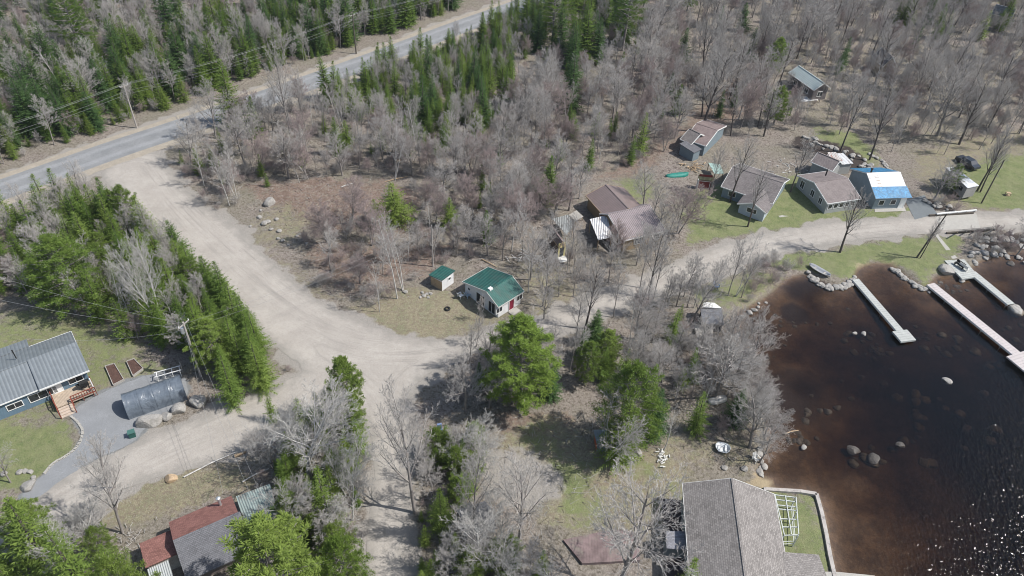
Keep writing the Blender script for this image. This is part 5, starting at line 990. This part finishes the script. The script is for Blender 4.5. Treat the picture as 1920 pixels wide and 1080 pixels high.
#TREES
exec(compile('''
''','x','exec')) if 0 else None
for k,bx,by,ty,lb,wd_ in [
 ('pine',978,768,612,'big bright green pine in the middle beside the gravel road',1.22),('softpine',1185,835,690,'tall green pine just right of the orange doored shed',1.05),('fir',1172,868,745,'light green fir in front of the orange doored shed pine',.85),
 ('spruce_dark',1234,820,725,'slim dark spruce right of the tall pine behind the shed',.8),('softpine',645,800,678,'yellow green pine at the junction corner, beside the lane',.8),('fir',668,850,785,'young yellow green fir on the left lane edge',1.0),
 ('fir',742,418,340,'bushy spruce standing in the clearing',1.7),('fir',703,425,372,'smaller spruce left of the bushy one in the clearing',1.2),('spruce_dark',1075,205,95,'lone dark spruce rising among bare trees at upper centre',1.3),
 ('softpine',112,584,452,'large layered pine over the shaded lawn of the blue house',1.2),('fir',425,760,655,'green fir closest to the carport boulders',1.0),('fir',482,730,640,'green fir at the lane corner beside the junction',1.0),
 ('spruce',372,668,560,'tall spruce directly behind the transformer pole',1.05),('spruce',425,205+30,110,'tall spruce overlapping the paved road, upper left',1.1),('wildpine',137,130,-10,'ragged tall pine in the upper left woods',1.1),
 ('softpine',505,1170,985,'round bright pine beside the red roofed cabin, bottom left',1.0),('pine',640,1130,1010,'bright green pine at the bottom left of the lane',.8),('fir',610,1000,880,'green fir left of the lane beside the pale bare tree',.9),('softpine',540,1010,930,'dark green pine right of the mint lean-to',.9),
 ('fir',50,1075,945,'large fir at the bottom left corner',1.35),('fir',120,1120,985,'green fir between the corner fir and the red cabin',1.1),('softpine',235,1180,1050,'low pine in front of the red cabin side shed',.9),
 ('fir',1315,810,735,'green fir on the wooded point near the upturned boat',1.0),('softpine',1100,720,640,'soft green pine right of the big pine',.9),('fir',1265,640,580,'small green fir left of the shore deck',1.0),('wildpine',1175,95,-25,'tall pine at the top centre, right one',1.2),('wildpine',1040,90,-30,'tall pine at the top centre, left one',1.2),
 ('fir',1205,290,210,'green fir behind the bare trees left of the wooded house',.9),('softpine',1790,360,310,'dark green pine beside the white trailer',1.0),('softpine',1460,235,165,'dark green pine left of the mint roofed house',1.2),('softpine',935,80,25,'dark pine at the road edge, top centre',1.0),('fir',828,1000,905,'young green fir on the right side of the narrow lane',.9),('fir',905,855,815,'small round fir near the pale table',1.0),('softpine',855,900,840,'low pine in the thicket right of the lane',.9),('fir',1290,1140,1055,'bright fir tip at the bottom beside the large house',1.0),('fir',507,792,735,'small fir at the lane corner above the bare thicket',.9)]:
    tpx(k,bx+(875-bx)*.5*(by-ty)/(2200-by),by,ty,lb,wd_)
for k,bx,by,ty,lb,wd_ in [
 ('maple',778,962,760,'large bare tree with pale trunk standing over the narrow lane',.7),('birch',1137,862,728,'white birch leaning over the orange doored shed',1.1),('birch',1245,843,755,'white birch above the firewood heap',.9),('maple',1160,1100,880,'wide bare tree over the red brown platform',.95),
 ('maple',972,1015,865,'many stemmed bare tree at the crushed stone patch',.8),('maple_pale',582,900,742,'large whitish spreading tree left of the lane',1.2),('maple_pale',662,975,865,'pale spreading tree on the left lane edge, lower',.7),('maple_pale',905,1080,965,'whitish spreading tree below the weathered grey shed',1.0),
 ('maple_pale',630,830,715,'pale bare tree behind the yellow green pine',.9),('maple_dark',1575,473,350,'dark forked tree standing on the shore lawn',1.05),('maple_dark',1725,484,405,'thin bare tree beside the leaning pole',.7),
 ('slim',1365,555,452,'slim bare tree nearest the road in the shore trio',.9),('birch',1378,555,448,'pale slim tree in the middle of the shore trio',1.0),('slim',1390,558,470,'slim bare tree closest to the water in the shore trio',.9),
 ('maple_dark',1097,617,490,'tall bare tree where the road passes the long shadows',.9),('slim',1080,637,520,'slim bare tree below the tall one at the road bend',.8),('slim',1200,540,425,'slim bare tree on the road edge right of the faded brown house',.9),('maple_dark',1215,562,440,'curved dark bare tree in front of the gravel road',1.0),('slim',1226,560,460,'slim dark tree touching the curved one',.8),('slim',1150,595,500,'slim bare tree left of the curved dark one',.9),
 ('birch',1301,577,478,'thin white birch on the lake side of the road',.9),('maple_pink',1270,437,345,'reddish bushy tree on the lawn right of the faded brown house',1.1),('maple_dark',1368,378,255,'tall tree in front of the low grey house, left one',.9),('maple_dark',1402,425,300,'tall tree in front of the low grey house, right one',.8),('slim',1331,362,262,'slim tree beside the red shed',.8),
 ('maple_dark',1315,247,90,'massive dark trunked tree above the wooded house',1.1),('maple_dark',1482,360,255,'dark tree left of the long grey cottage',.9),('maple_dark',1630,300,150,'dark tall tree at the rocky ditch',.8),('maple_dark',1575,285,140,'dark tall tree left of the ditch corner',.7),
 ('maple_dark',1832,358,230,'leaning dark tree beside the white trailer',.9),('maple_dark',1838,360,240,'second stem tree right of the trailer tree',.8),('maple',1750,375,300,'bushy bare tree between tarp house and trailer',1.2),('maple',1405,840,730,'broad bare tree leaning over the water on the point',1.05),('maple',1340,745,615,'broad bare tree above the upturned boat',1.2),('maple',1400,710,600,'bare tree overhanging the water below the lakeside shed',1.0),
 ('maple',872,770,665,'grey bushy bare tree at the junction right corner',1.0),('slim',893,650,580,'slim bare sapling in front of the green roofed cottage',.8),('slim',900,600,545,'slim sapling at the cottage corner',.8),('slim',880,690,590,'tall bare sapling below the green roofed cottage',.7),
 ('birch',383,348,255,'white birch clump at the road mouth, left one',1.0),('birch',430,385,290,'white birch clump at the road mouth, middle one',1.1),('birch',445,372,280,'white birch clump at the road mouth, right one',1.0),('maple',545,250,90,'tall bare tree crossing the paved road view',.6),('birch',712,165,95,'small birch on the road shoulder',.7),('maple_pale',140,1010,960,'pale bare tree behind the corner fir',1.4),('maple',230,1000,835,'leaning bare tree over the lane, left of the red cabin',.6),('maple',215,915,865,'small bare tree at the lane lower edge',.9),('maple',20,905,830,'leaning bare tree at the lawn bed stones',.8),('maple',480,850,810,'small bare tree at the lane edge with spreading branches',1.0),
 ('birch',757,545,405,'tall birch in the brown thicket above the junction',.9),('birch',745,560,410,'birch pair in the brown thicket above the junction',.8),('birch',712,585,470,'thin sapling birch at the thicket tip',.6),('maple_pale',310,620,470,'dead pale tree in the conifer row left of the road',.6),('slim',1905,480,370,'bare tree at the stream mouth, right edge',1.2),('maple',150,560,490,'low brown bare tree beside the large layered pine',1.1),('maple',1020,600,530,'round bare tree right of the green roofed cottage',1.0),('maple',885,1000,820,'slim whitish tree right of the lane thicket',.5)]:
    tpx(k,bx,by,ty,lb,wd_)
# scattered woods
GEN_ROADS=[gravel,shoulder,drive,drive2,lake_s]
def ok(x,y,clear,used,md):
    X_=np.array([x]);Y_=np.array([y])
    for p in GEN_ROADS:
        if sdist(X_,Y_,p)[0]<clear: return False
    for c,a,b,an in FOOT:
        dx=x-c.x;dy=y-c.y; u=dx*math.cos(an)+dy*math.sin(an); v=-dx*math.sin(an)+dy*math.cos(an)
        if abs(u)<a+.7 and abs(v)<b+.7: return False
    for (q,w_) in used:
        if (q-x)**2+(w_-y)**2<md*md: return False
    return True
def scatter(px,n,md,clear=1.2,seed=0,uniform='world'):
    poly=W2(px); rn=random.Random(seed); x0=min(p.x for p in poly);x1=max(p.x for p in poly);y0=min(p.y for p in poly);y1=max(p.y for p in poly)
    m=n*14; xs_=np.array([rn.uniform(x0,x1) for _ in range(m)]); ys_=np.array([rn.uniform(y0,y1) for _ in range(m)]); ins=sdist(xs_,ys_,poly)<0
    xs_=xs_[ins]; ys_=ys_[ins]
    keep=np.ones(len(xs_),bool)
    for p in GEN_ROADS: keep&=sdist(xs_,ys_,p)>clear
    for c,a,b,an in FOOT:
        dx=xs_-c.x;dy=ys_-c.y; u=dx*math.cos(an)+dy*math.sin(an); v=-dx*math.sin(an)+dy*math.cos(an); keep&=~((abs(u)<a+.7)&(abs(v)<b+.7))
    xs_=xs_[keep]; ys_=ys_[keep]; out=[]; A=np.array(TREES) if TREES else np.zeros((0,2))
    for x,y in zip(xs_,ys_):
        if len(out)>=n: break
        if len(A) and ((A[:,0]-x)**2+(A[:,1]-y)**2).min()<md*md: continue
        if any((a-x)**2+(b-y)**2<md*md for a,b in out): continue
        out.append((x,y))
    return out
COUNT={}
def wood(px,n,md,kinds,hr,label,group,seed,clear=1.4):
    ks=[k for k,w_ in kinds]; ws=[w_ for k,w_ in kinds]
    for x,y in scatter(px,n,md,clear,seed):
        k=rt.choices(ks,ws)[0]; h0,h1=hr.get(k,hr['*']); con=k in ('spruce','spruce_dark','fir','pine','softpine','wildpine'); t_='green conifer' if con else ('pale birch' if k=='birch' else ('leafless shrub' if k=='shrub' else 'leafless tree'))
        qx=PR((x,y,0))[0]; lo_=min(a for a,b in px); hi_=max(a for a,b in px); lo_=max(lo_,0); hi_=min(hi_,1920); pos=['left','middle','right'][min(2,max(0,int(3*(qx-lo_)/(hi_-lo_))))]; hh=rt.uniform(h0,h1); sz='tall' if hh>h0+.6*(h1-h0) else 'short'
        tree(k,x,y,hh,sz+' '+t_+' '+label+', '+pos+' part',sz+' '+t_+'s '+group+', '+pos+' part',rt.uniform(.9,1.25)); COUNT[k]=COUNT.get(k,0)+1
NW=[(-90,345),(-90,-70),(960,-70),(900,-10),(840,25),(560,122),(450,155),(300,212),(100,278)]
NWn=[(-90,345),(-90,180),(100,150),(300,95),(560,25),(760,-30),(900,-20),(840,25),(560,122),(450,155),(300,212),(100,278)]
wood(NWn,200,1.7,[('spruce',6),('spruce_dark',3),('fir',3),('slim',1),('birch',1),('maple',1)],{'*':(8,12),'spruce':(6.5,12),'spruce_dark':(7,13),'fir':(5,9)},'in the woods beyond the paved road','beyond the paved road',1,2.2)
wood(NW,120,2.8,[('spruce',4),('spruce_dark',4),('wildpine',.5),('slim',3),('birch',1.2),('maple',3)],{'*':(9,13),'spruce':(8,13),'spruce_dark':(9,14)},'in the woods beyond the paved road','beyond the paved road',2,2.2)
wood([(600,190),(850,85),(960,60),(960,200),(900,260),(800,270),(700,240),(620,230)],70,1.7,[('fir',5),('spruce',3),('slim',.7)],{'*':(6,9),'fir':(4,7.5),'spruce':(5,8.5)},'in the young green stand below the paved road','in the young green stand',3)
wood([(900,60),(985,5),(1190,-10),(1190,90),(1060,150),(960,110)],26,2.6,[('spruce_dark',3),('wildpine',1),('spruce',2)],{'*':(9,14)},'in the tall dark stand at the top centre','in the top centre stand',4)
wood([(340,300),(420,240),(560,195),(640,235),(800,280),(960,210),(1060,160),(1250,140),(1290,230),(1240,300),(1090,335),(1010,420),(900,470),(790,400),(720,330),(560,345),(430,350),(340,320)],105,2.9,[('slim',4),('maple',4),('birch',1.2),('maple_pink',1.5),('spruce',1.2),('fir',1)],{'*':(7.5,11.5),'maple_pink':(6,9),'spruce':(5,9),'fir':(3.5,6)},'in the central woods between road and cottages','in the central woods',5)
wood([(1190,-40),(2000,-80),(2000,250),(1850,290),(1700,270),(1560,235),(1450,220),(1290,200),(1200,130)],150,3.2,[('maple_dark',5),('maple',4),('slim',3),('spruce_dark',1),('softpine',.4)],{'*':(10,14.5),'spruce_dark':(6,10),'softpine':(6,9)},'in the large bare woods around the far houses','in the far bare woods',6)
ROW=[(100,405),(185,388),(240,420),(320,465),(420,565),(490,660),(500,715),(470,740),(410,745),(395,690),(330,660),(240,640),(150,585),(20,560),(-60,540),(-60,465)]
wood([(95,408),(180,388),(240,425),(320,470),(420,570),(490,660),(490,715),(430,735),(400,690),(330,655),(250,632),(170,560),(130,470)],95,1.7,[('spruce',3),('fir',8),('softpine',1),('slim',.8),('birch',.5)],{'*':(7,9.5),'spruce':(6,9.5),'fir':(5,8.5),'softpine':(6,8.5)},'in the dense row left of the gravel road','in the row left of the gravel road',7,.9)
wood(ROW,60,1.9,[('slim',3),('birch',1.5),('spruce',4),('fir',3),('softpine',1),('maple',1)],{'*':(6.5,9.5),'spruce':(6,9)},'in the dense row left of the gravel road','in the row left of the gravel road',8,1.2)
wood([(480,770),(600,760),(690,830),(690,1000),(670,1120),(560,1120),(530,960),(500,880)],40,1.4,[('maple_pale',1),('fir',6),('softpine',2),('slim',1.5),('maple',.7)],{'*':(6,9.5),'fir':(4.5,7.5),'softpine':(4.5,7)},'in the tangled strip left of the narrow lane','left of the narrow lane',9,1.7)
wood([(785,850),(870,820),(930,850),(880,930),(880,1000),(1010,1070),(1050,1130),(785,1130)],36,1.4,[('fir',3),('softpine',2),('maple_pale',1.2),('slim',2)],{'*':(5,8),'fir':(3,5.5),'softpine':(3.5,5.5)},'in the thicket right of the narrow lane','right of the narrow lane',10,1.5)
wood([(850,670),(1040,655),(1300,600),(1380,630),(1395,710),(1420,800),(1330,790),(1240,750),(1080,700),(1050,740),(930,780),(860,760)],40,2.2,[('maple',3),('slim',3),('fir',1.4),('softpine',1),('birch',1),('spruce_dark',.8)],{'*':(6,9.5),'fir':(3.5,6),'softpine':(4,7),'spruce_dark':(4,7)},'in the wooded strip between road and lake','between road and lake',11,1.0)
wood([(-60,985),(170,990),(260,1120),(-60,1140)],12,2.4,[('fir',3),('softpine',1),('maple_pale',1.5)],{'*':(5,8)},'at the bottom left corner below the lane','below the lane corner',12)
wood([(580,430),(700,400),(850,420),(860,490),(780,520),(740,560),(640,550)],16,2.4,[('slim',3),('birch',2),('maple_pink',2)],{'*':(5.5,8.5)},'in the brown thicket above the junction','in the brown thicket',13)
wood([(860,490),(960,470),(1040,480),(1010,560),(1180,520),(1290,480),(1300,570),(1180,600),(1040,620),(990,600),(990,500)],44,2.2,[('slim',5),('maple',3),('birch',1)],{'*':(7,10)},'along the road between cottage and shore','along the shore road',14,.6)
wood([(1000,330),(1090,350),(1080,400),(1000,420),(960,470),(900,440)],12,2.6,[('maple_pink',3),('maple',2)],{'*':(7,9.5)},'left of the brown roofed house','left of the brown roofed house',15,.8)
wood([(1180,400),(1240,380),(1250,470),(1190,500)],6,2.2,[('maple',3)],{'*':(6,8.5)},'right of the faded brown house','right of the faded brown house',16,.6)
wood([(1240,150),(1420,180),(1480,240),(1360,280),(1230,300)],14,3.4,[('maple_dark',3),('maple',2),('maple_pink',1),('spruce_dark',1)],{'*':(9,12.5),'spruce_dark':(5,8)},'behind the wooded grey house','behind the wooded house',17,.6)
wood([(1420,470),(1500,500),(1510,520),(1440,560),(1390,580)],10,1.2,[('shrub',1)],{'*':(1.5,2.6)},'on the brushy shore left of the curved seawall','on the brushy shore',18,.2)
wood([(1730,370),(1800,380),(1830,440),(1920,440),(1920,475),(1850,478)],14,1.5,[('shrub',1)],{'*':(1.2,2.4)},'along the stream beside the white guard rail','along the stream',19,.3)
wood([(1365,620),(1400,645),(1445,820),(1425,865),(1385,800),(1330,720)],26,1.3,[('maple',2),('slim',2),('shrub',3),('maple_pale',1)],{'*':(4.5,7),'shrub':(1.6,3)},'overhanging the water on the wooded point','on the wooded point',21,.15)
wood([(1270,600),(1380,610),(1400,700),(1290,700)],14,1.6,[('maple',2),('slim',2),('shrub',3)],{'*':(4.5,7.5),'shrub':(1.6,3)},'around the lakeside shed','around the lakeside shed',22,.4)
#UG
def stuff_points(name,label,cat,px_list,dens_m2,kinds,smin,smax,seed,clear=.8,cap=4000):
    pts=[]
    for i,(px,k) in enumerate(px_list):
        poly=W2(px); A=abs(sum(poly[j].x*poly[(j+1)%len(poly)].y-poly[(j+1)%len(poly)].x*poly[j].y for j in range(len(poly))))/2; n=int(A*dens_m2*k); rs=np.random.RandomState(seed+i); x0=min(p.x for p in poly);x1=max(p.x for p in poly);y0=min(p.y for p in poly);y1=max(p.y for p in poly)
        m=int(n*(x1-x0)*(y1-y0)/A); xs_=rs.uniform(x0,x1,m);ys_=rs.uniform(y0,y1,m); kp=sdist(xs_,ys_,poly)<0
        for p in GEN_ROADS: kp&=sdist(xs_,ys_,p)>clear
        for c,a,b,an in FOOT:
            dx=xs_-c.x;dy=ys_-c.y; u=dx*math.cos(an)+dy*math.sin(an); v=-dx*math.sin(an)+dy*math.cos(an); kp&=~((abs(u)<a+.3)&(abs(v)<b+.3))
        xs_=xs_[kp];ys_=ys_[kp]; pts.append(np.stack([xs_,ys_,hfun(xs_,ys_)],1))
    P=np.concatenate(pts)
    if len(P)>cap: P=P[np.random.RandomState(1).permutation(len(P))[:cap]]
    me=bpy.data.meshes.new(name); me.vertices.add(len(P)); me.vertices.foreach_set('co',P.astype(np.float32).ravel()); me.update(); o=link(name,me); tag(o,label,cat,kind='stuff')
    ng=bpy.data.node_groups.new(name,'GeometryNodeTree'); ng.interface.new_socket('Geometry',in_out='INPUT',socket_type='NodeSocketGeometry'); ng.interface.new_socket('Geometry',in_out='OUTPUT',socket_type='NodeSocketGeometry')
    N=ng.nodes; gi=N.new('NodeGroupInput'); go=N.new('NodeGroupOutput'); jn=N.new('GeometryNodeJoinGeometry')
    K=len(kinds)
    for j,(me_list) in enumerate(kinds):
        jj=N.new('GeometryNodeJoinGeometry')
        for mm in me_list:
            src=bpy.data.objects.new(name+'_source',mm); oi=N.new('GeometryNodeObjectInfo'); oi.inputs['Object'].default_value=src; ng.links.new(oi.outputs['Geometry'],jj.inputs[0])
        ip=N.new('GeometryNodeInstanceOnPoints'); ng.links.new(gi.outputs[0],ip.inputs['Points']); ng.links.new(jj.outputs[0],ip.inputs['Instance'])
        ix=N.new('GeometryNodeInputIndex'); md=N.new('ShaderNodeMath'); md.operation='MODULO'; md.inputs[1].default_value=K; ng.links.new(ix.outputs[0],md.inputs[0]); cp=N.new('ShaderNodeMath'); cp.operation='COMPARE'; cp.inputs[1].default_value=j; cp.inputs[2].default_value=.3; ng.links.new(md.outputs[0],cp.inputs[0]); ng.links.new(cp.outputs[0],ip.inputs['Selection'])
        rv=N.new('FunctionNodeRandomValue'); rv.data_type='FLOAT_VECTOR'; rv.inputs[0].default_value=(-.08,-.08,0); rv.inputs[1].default_value=(.08,.08,6.28); rv.inputs['Seed'].default_value=j; ng.links.new(rv.outputs[0],ip.inputs['Rotation'])
        rf=N.new('FunctionNodeRandomValue'); rf.data_type='FLOAT'; rf.inputs[2].default_value=smin; rf.inputs[3].default_value=smax; rf.inputs['Seed'].default_value=j+9; ng.links.new(rf.outputs[1],ip.inputs['Scale'])
        ng.links.new(ip.outputs[0],jn.inputs[0])
    ng.links.new(jn.outputs[0],go.inputs[0]); md=o.modifiers.new('scatter','NODES'); md.node_group=ng; return o
CW=[(340,300),(420,240),(560,195),(720,130),(850,85),(960,60),(1190,-20),(1250,140),(1290,230),(1240,300),(1090,335),(1000,420),(960,470),(860,490),(790,400),(720,330),(560,345),(430,370),(340,320)]
NE=[(1190,-60),(2000,-90),(2000,230),(1850,270),(1700,240),(1560,215),(1450,200),(1290,190),(1200,130)]
NE2=[(1290,190),(1450,200),(1560,215),(1700,240),(1850,270),(2000,230),(2000,275),(1780,300),(1640,285),(1500,245),(1420,260),(1300,240)]
SHR=[(1020,500),(1100,470),(1290,470),(1290,540),(1400,570),(1400,600),(1300,600),(1040,650),(1000,600)]
thin=[TV['slim'][0],TV['slim'][1],TV['slim'][3],TV['maple_pink'][0],TV['birch'][0]]
stuff_points('sapling_thicket','dense thin bare saplings filling the woods','thicket',[(NW,.55),(CW,.35),(NE,.65),(NE2,.6),(SHR,.5),(ROW,.25)],.13,thin,.35,.85,50,1.5,8500)
stuff_points('brush_undergrowth','low reddish and grey brush on the forest floor','undergrowth',[(NW,.6),(CW,1.2),(NE,.4),(ROW,1.0),([(480,770),(600,760),(690,830),(690,1000),(670,1120),(430,1120),(500,880)],1.6),([(785,840),(930,840),(880,930),(880,1000),(1010,1070),(1050,1130),(785,1130)],1.6),([(850,670),(1040,655),(1300,600),(1380,630),(1395,710),(1420,860),(1330,800),(1240,750),(1080,700),(1050,740),(930,780),(860,760)],1.5),([(560,430),(800,410),(870,480),(780,540),(700,580),(600,540)],2.2),([(490,650),(540,680),(560,700),(500,735),(480,700)],1.5),([(-60,960),(170,980),(260,1120),(-60,1140)],1.0),([(1000,330),(1090,350),(1080,400),(1000,420),(960,470),(900,440)],1.6),([(300,300),(420,340),(480,390),(420,400),(330,350)],2.0),([(1430,490),(1520,500),(1520,520),(1460,545),(1400,580)],2.5)],.11,[TV['shrub'][0],TV['shrub'][1],TV['shrub'][2],TV['shrub'][3]],.3,.8,70,.9,7000)
stuff_points('young_fir_undergrowth','small green firs and seedlings on the forest floor','undergrowth',[(NWn,1.2),(NW,.4),(CW,.5),(ROW,1.5),([(600,190),(850,85),(960,60),(960,200),(900,260),(700,240)],2.5),([(480,770),(600,760),(690,830),(690,1000),(670,1120),(430,1120),(500,880)],2.0),([(785,840),(930,840),(880,930),(880,1000),(1010,1070),(1050,1130),(785,1130)],2.5),([(1040,655),(1300,600),(1340,700),(1240,750),(1080,700)],1.0)],.032,[[TV['fir'][0][1]],[TV['fir'][1][1]],[TV['spruce'][2][1]]],.25,.75,90,1.0,3000)
STD=[(600,190),(850,85),(960,60),(960,200),(900,260),(700,240)]
stuff_points('distant_conifers','further spruces and firs merging into one green mass','conifers',[(NWn,1.0),(NW,.55),(STD,1.6),([(900,60),(985,5),(1190,-10),(1190,90),(1060,150),(960,110)],1.2),([(1600,-60),(2000,-80),(2000,120),(1700,100)],.5)],.03,[list(TV['spruce'][0]),list(TV['spruce_dark'][1]),list(TV['fir'][1]),list(TV['spruce'][2])],.6,1.15,130,1.8,1200)
# fallen branches and litter sticks
def sticks(name,label,px_list,d,seed,mat,ln=(.5,1.8),r=.022,clear=.3):
    rs=random.Random(seed); mb=MB(); allp=[]
    for i,px in enumerate(px_list):
        poly=W2(px); x0=min(p.x for p in poly);x1=max(p.x for p in poly);y0=min(p.y for p in poly);y1=max(p.y for p in poly); m=int((x1-x0)*(y1-y0)*d); q=np.random.RandomState(seed+i); xs_=q.uniform(x0,x1,m);ys_=q.uniform(y0,y1,m); k=sdist(xs_,ys_,poly)<0
        for p in GEN_ROADS: k&=sdist(xs_,ys_,p)>clear
        xs_=xs_[k];ys_=ys_[k]; zs=hfun(xs_,ys_)
        for x,y,z in zip(xs_,ys_,zs):
            a=rs.uniform(0,6.28); l=rs.uniform(*ln); e_=rs.uniform(0,.35); mb.cone3((x,y,z+.02),(x+math.cos(a)*l,y+math.sin(a)*l,z+.03+l*e_),r*rs.uniform(.6,1.6))
    tag(mb.build(name,mat,fix=False),label,'branches',kind='stuff')
near=[[(430,330),(760,330),(860,470),(860,520),(700,590),(600,560),(470,400)],[(860,480),(1080,380),(1090,470),(1000,590)],[(780,780),(1330,760),(1430,880),(1200,880),(900,1100),(780,1100)],[(450,860),(700,800),(700,1100),(430,1100)],[(850,640),(1300,590),(1400,720),(1330,800),(1080,720),(930,790),(850,770)]]
sticks('fallen_branches','scattered fallen sticks on the woodland floor',near,.7,5,M['twig_pale']); sticks('clearing_debris','reddish brown brush and twigs littering the clearing',[[(450,340),(600,330),(760,335),(800,390),(760,440),(840,520),(700,585),(600,550),(560,430)],[(1180,250),(1280,230),(1280,330),(1100,350)]],2.2,25,M['twig_pink'],(.3,1.3),.02)
sticks('dark_fallen_branches','dark fallen sticks and leaf litter lumps',near,.5,15,M['bark_dark'],(.3,1.2),.03)
print('trees',len(TREES),COUNT)
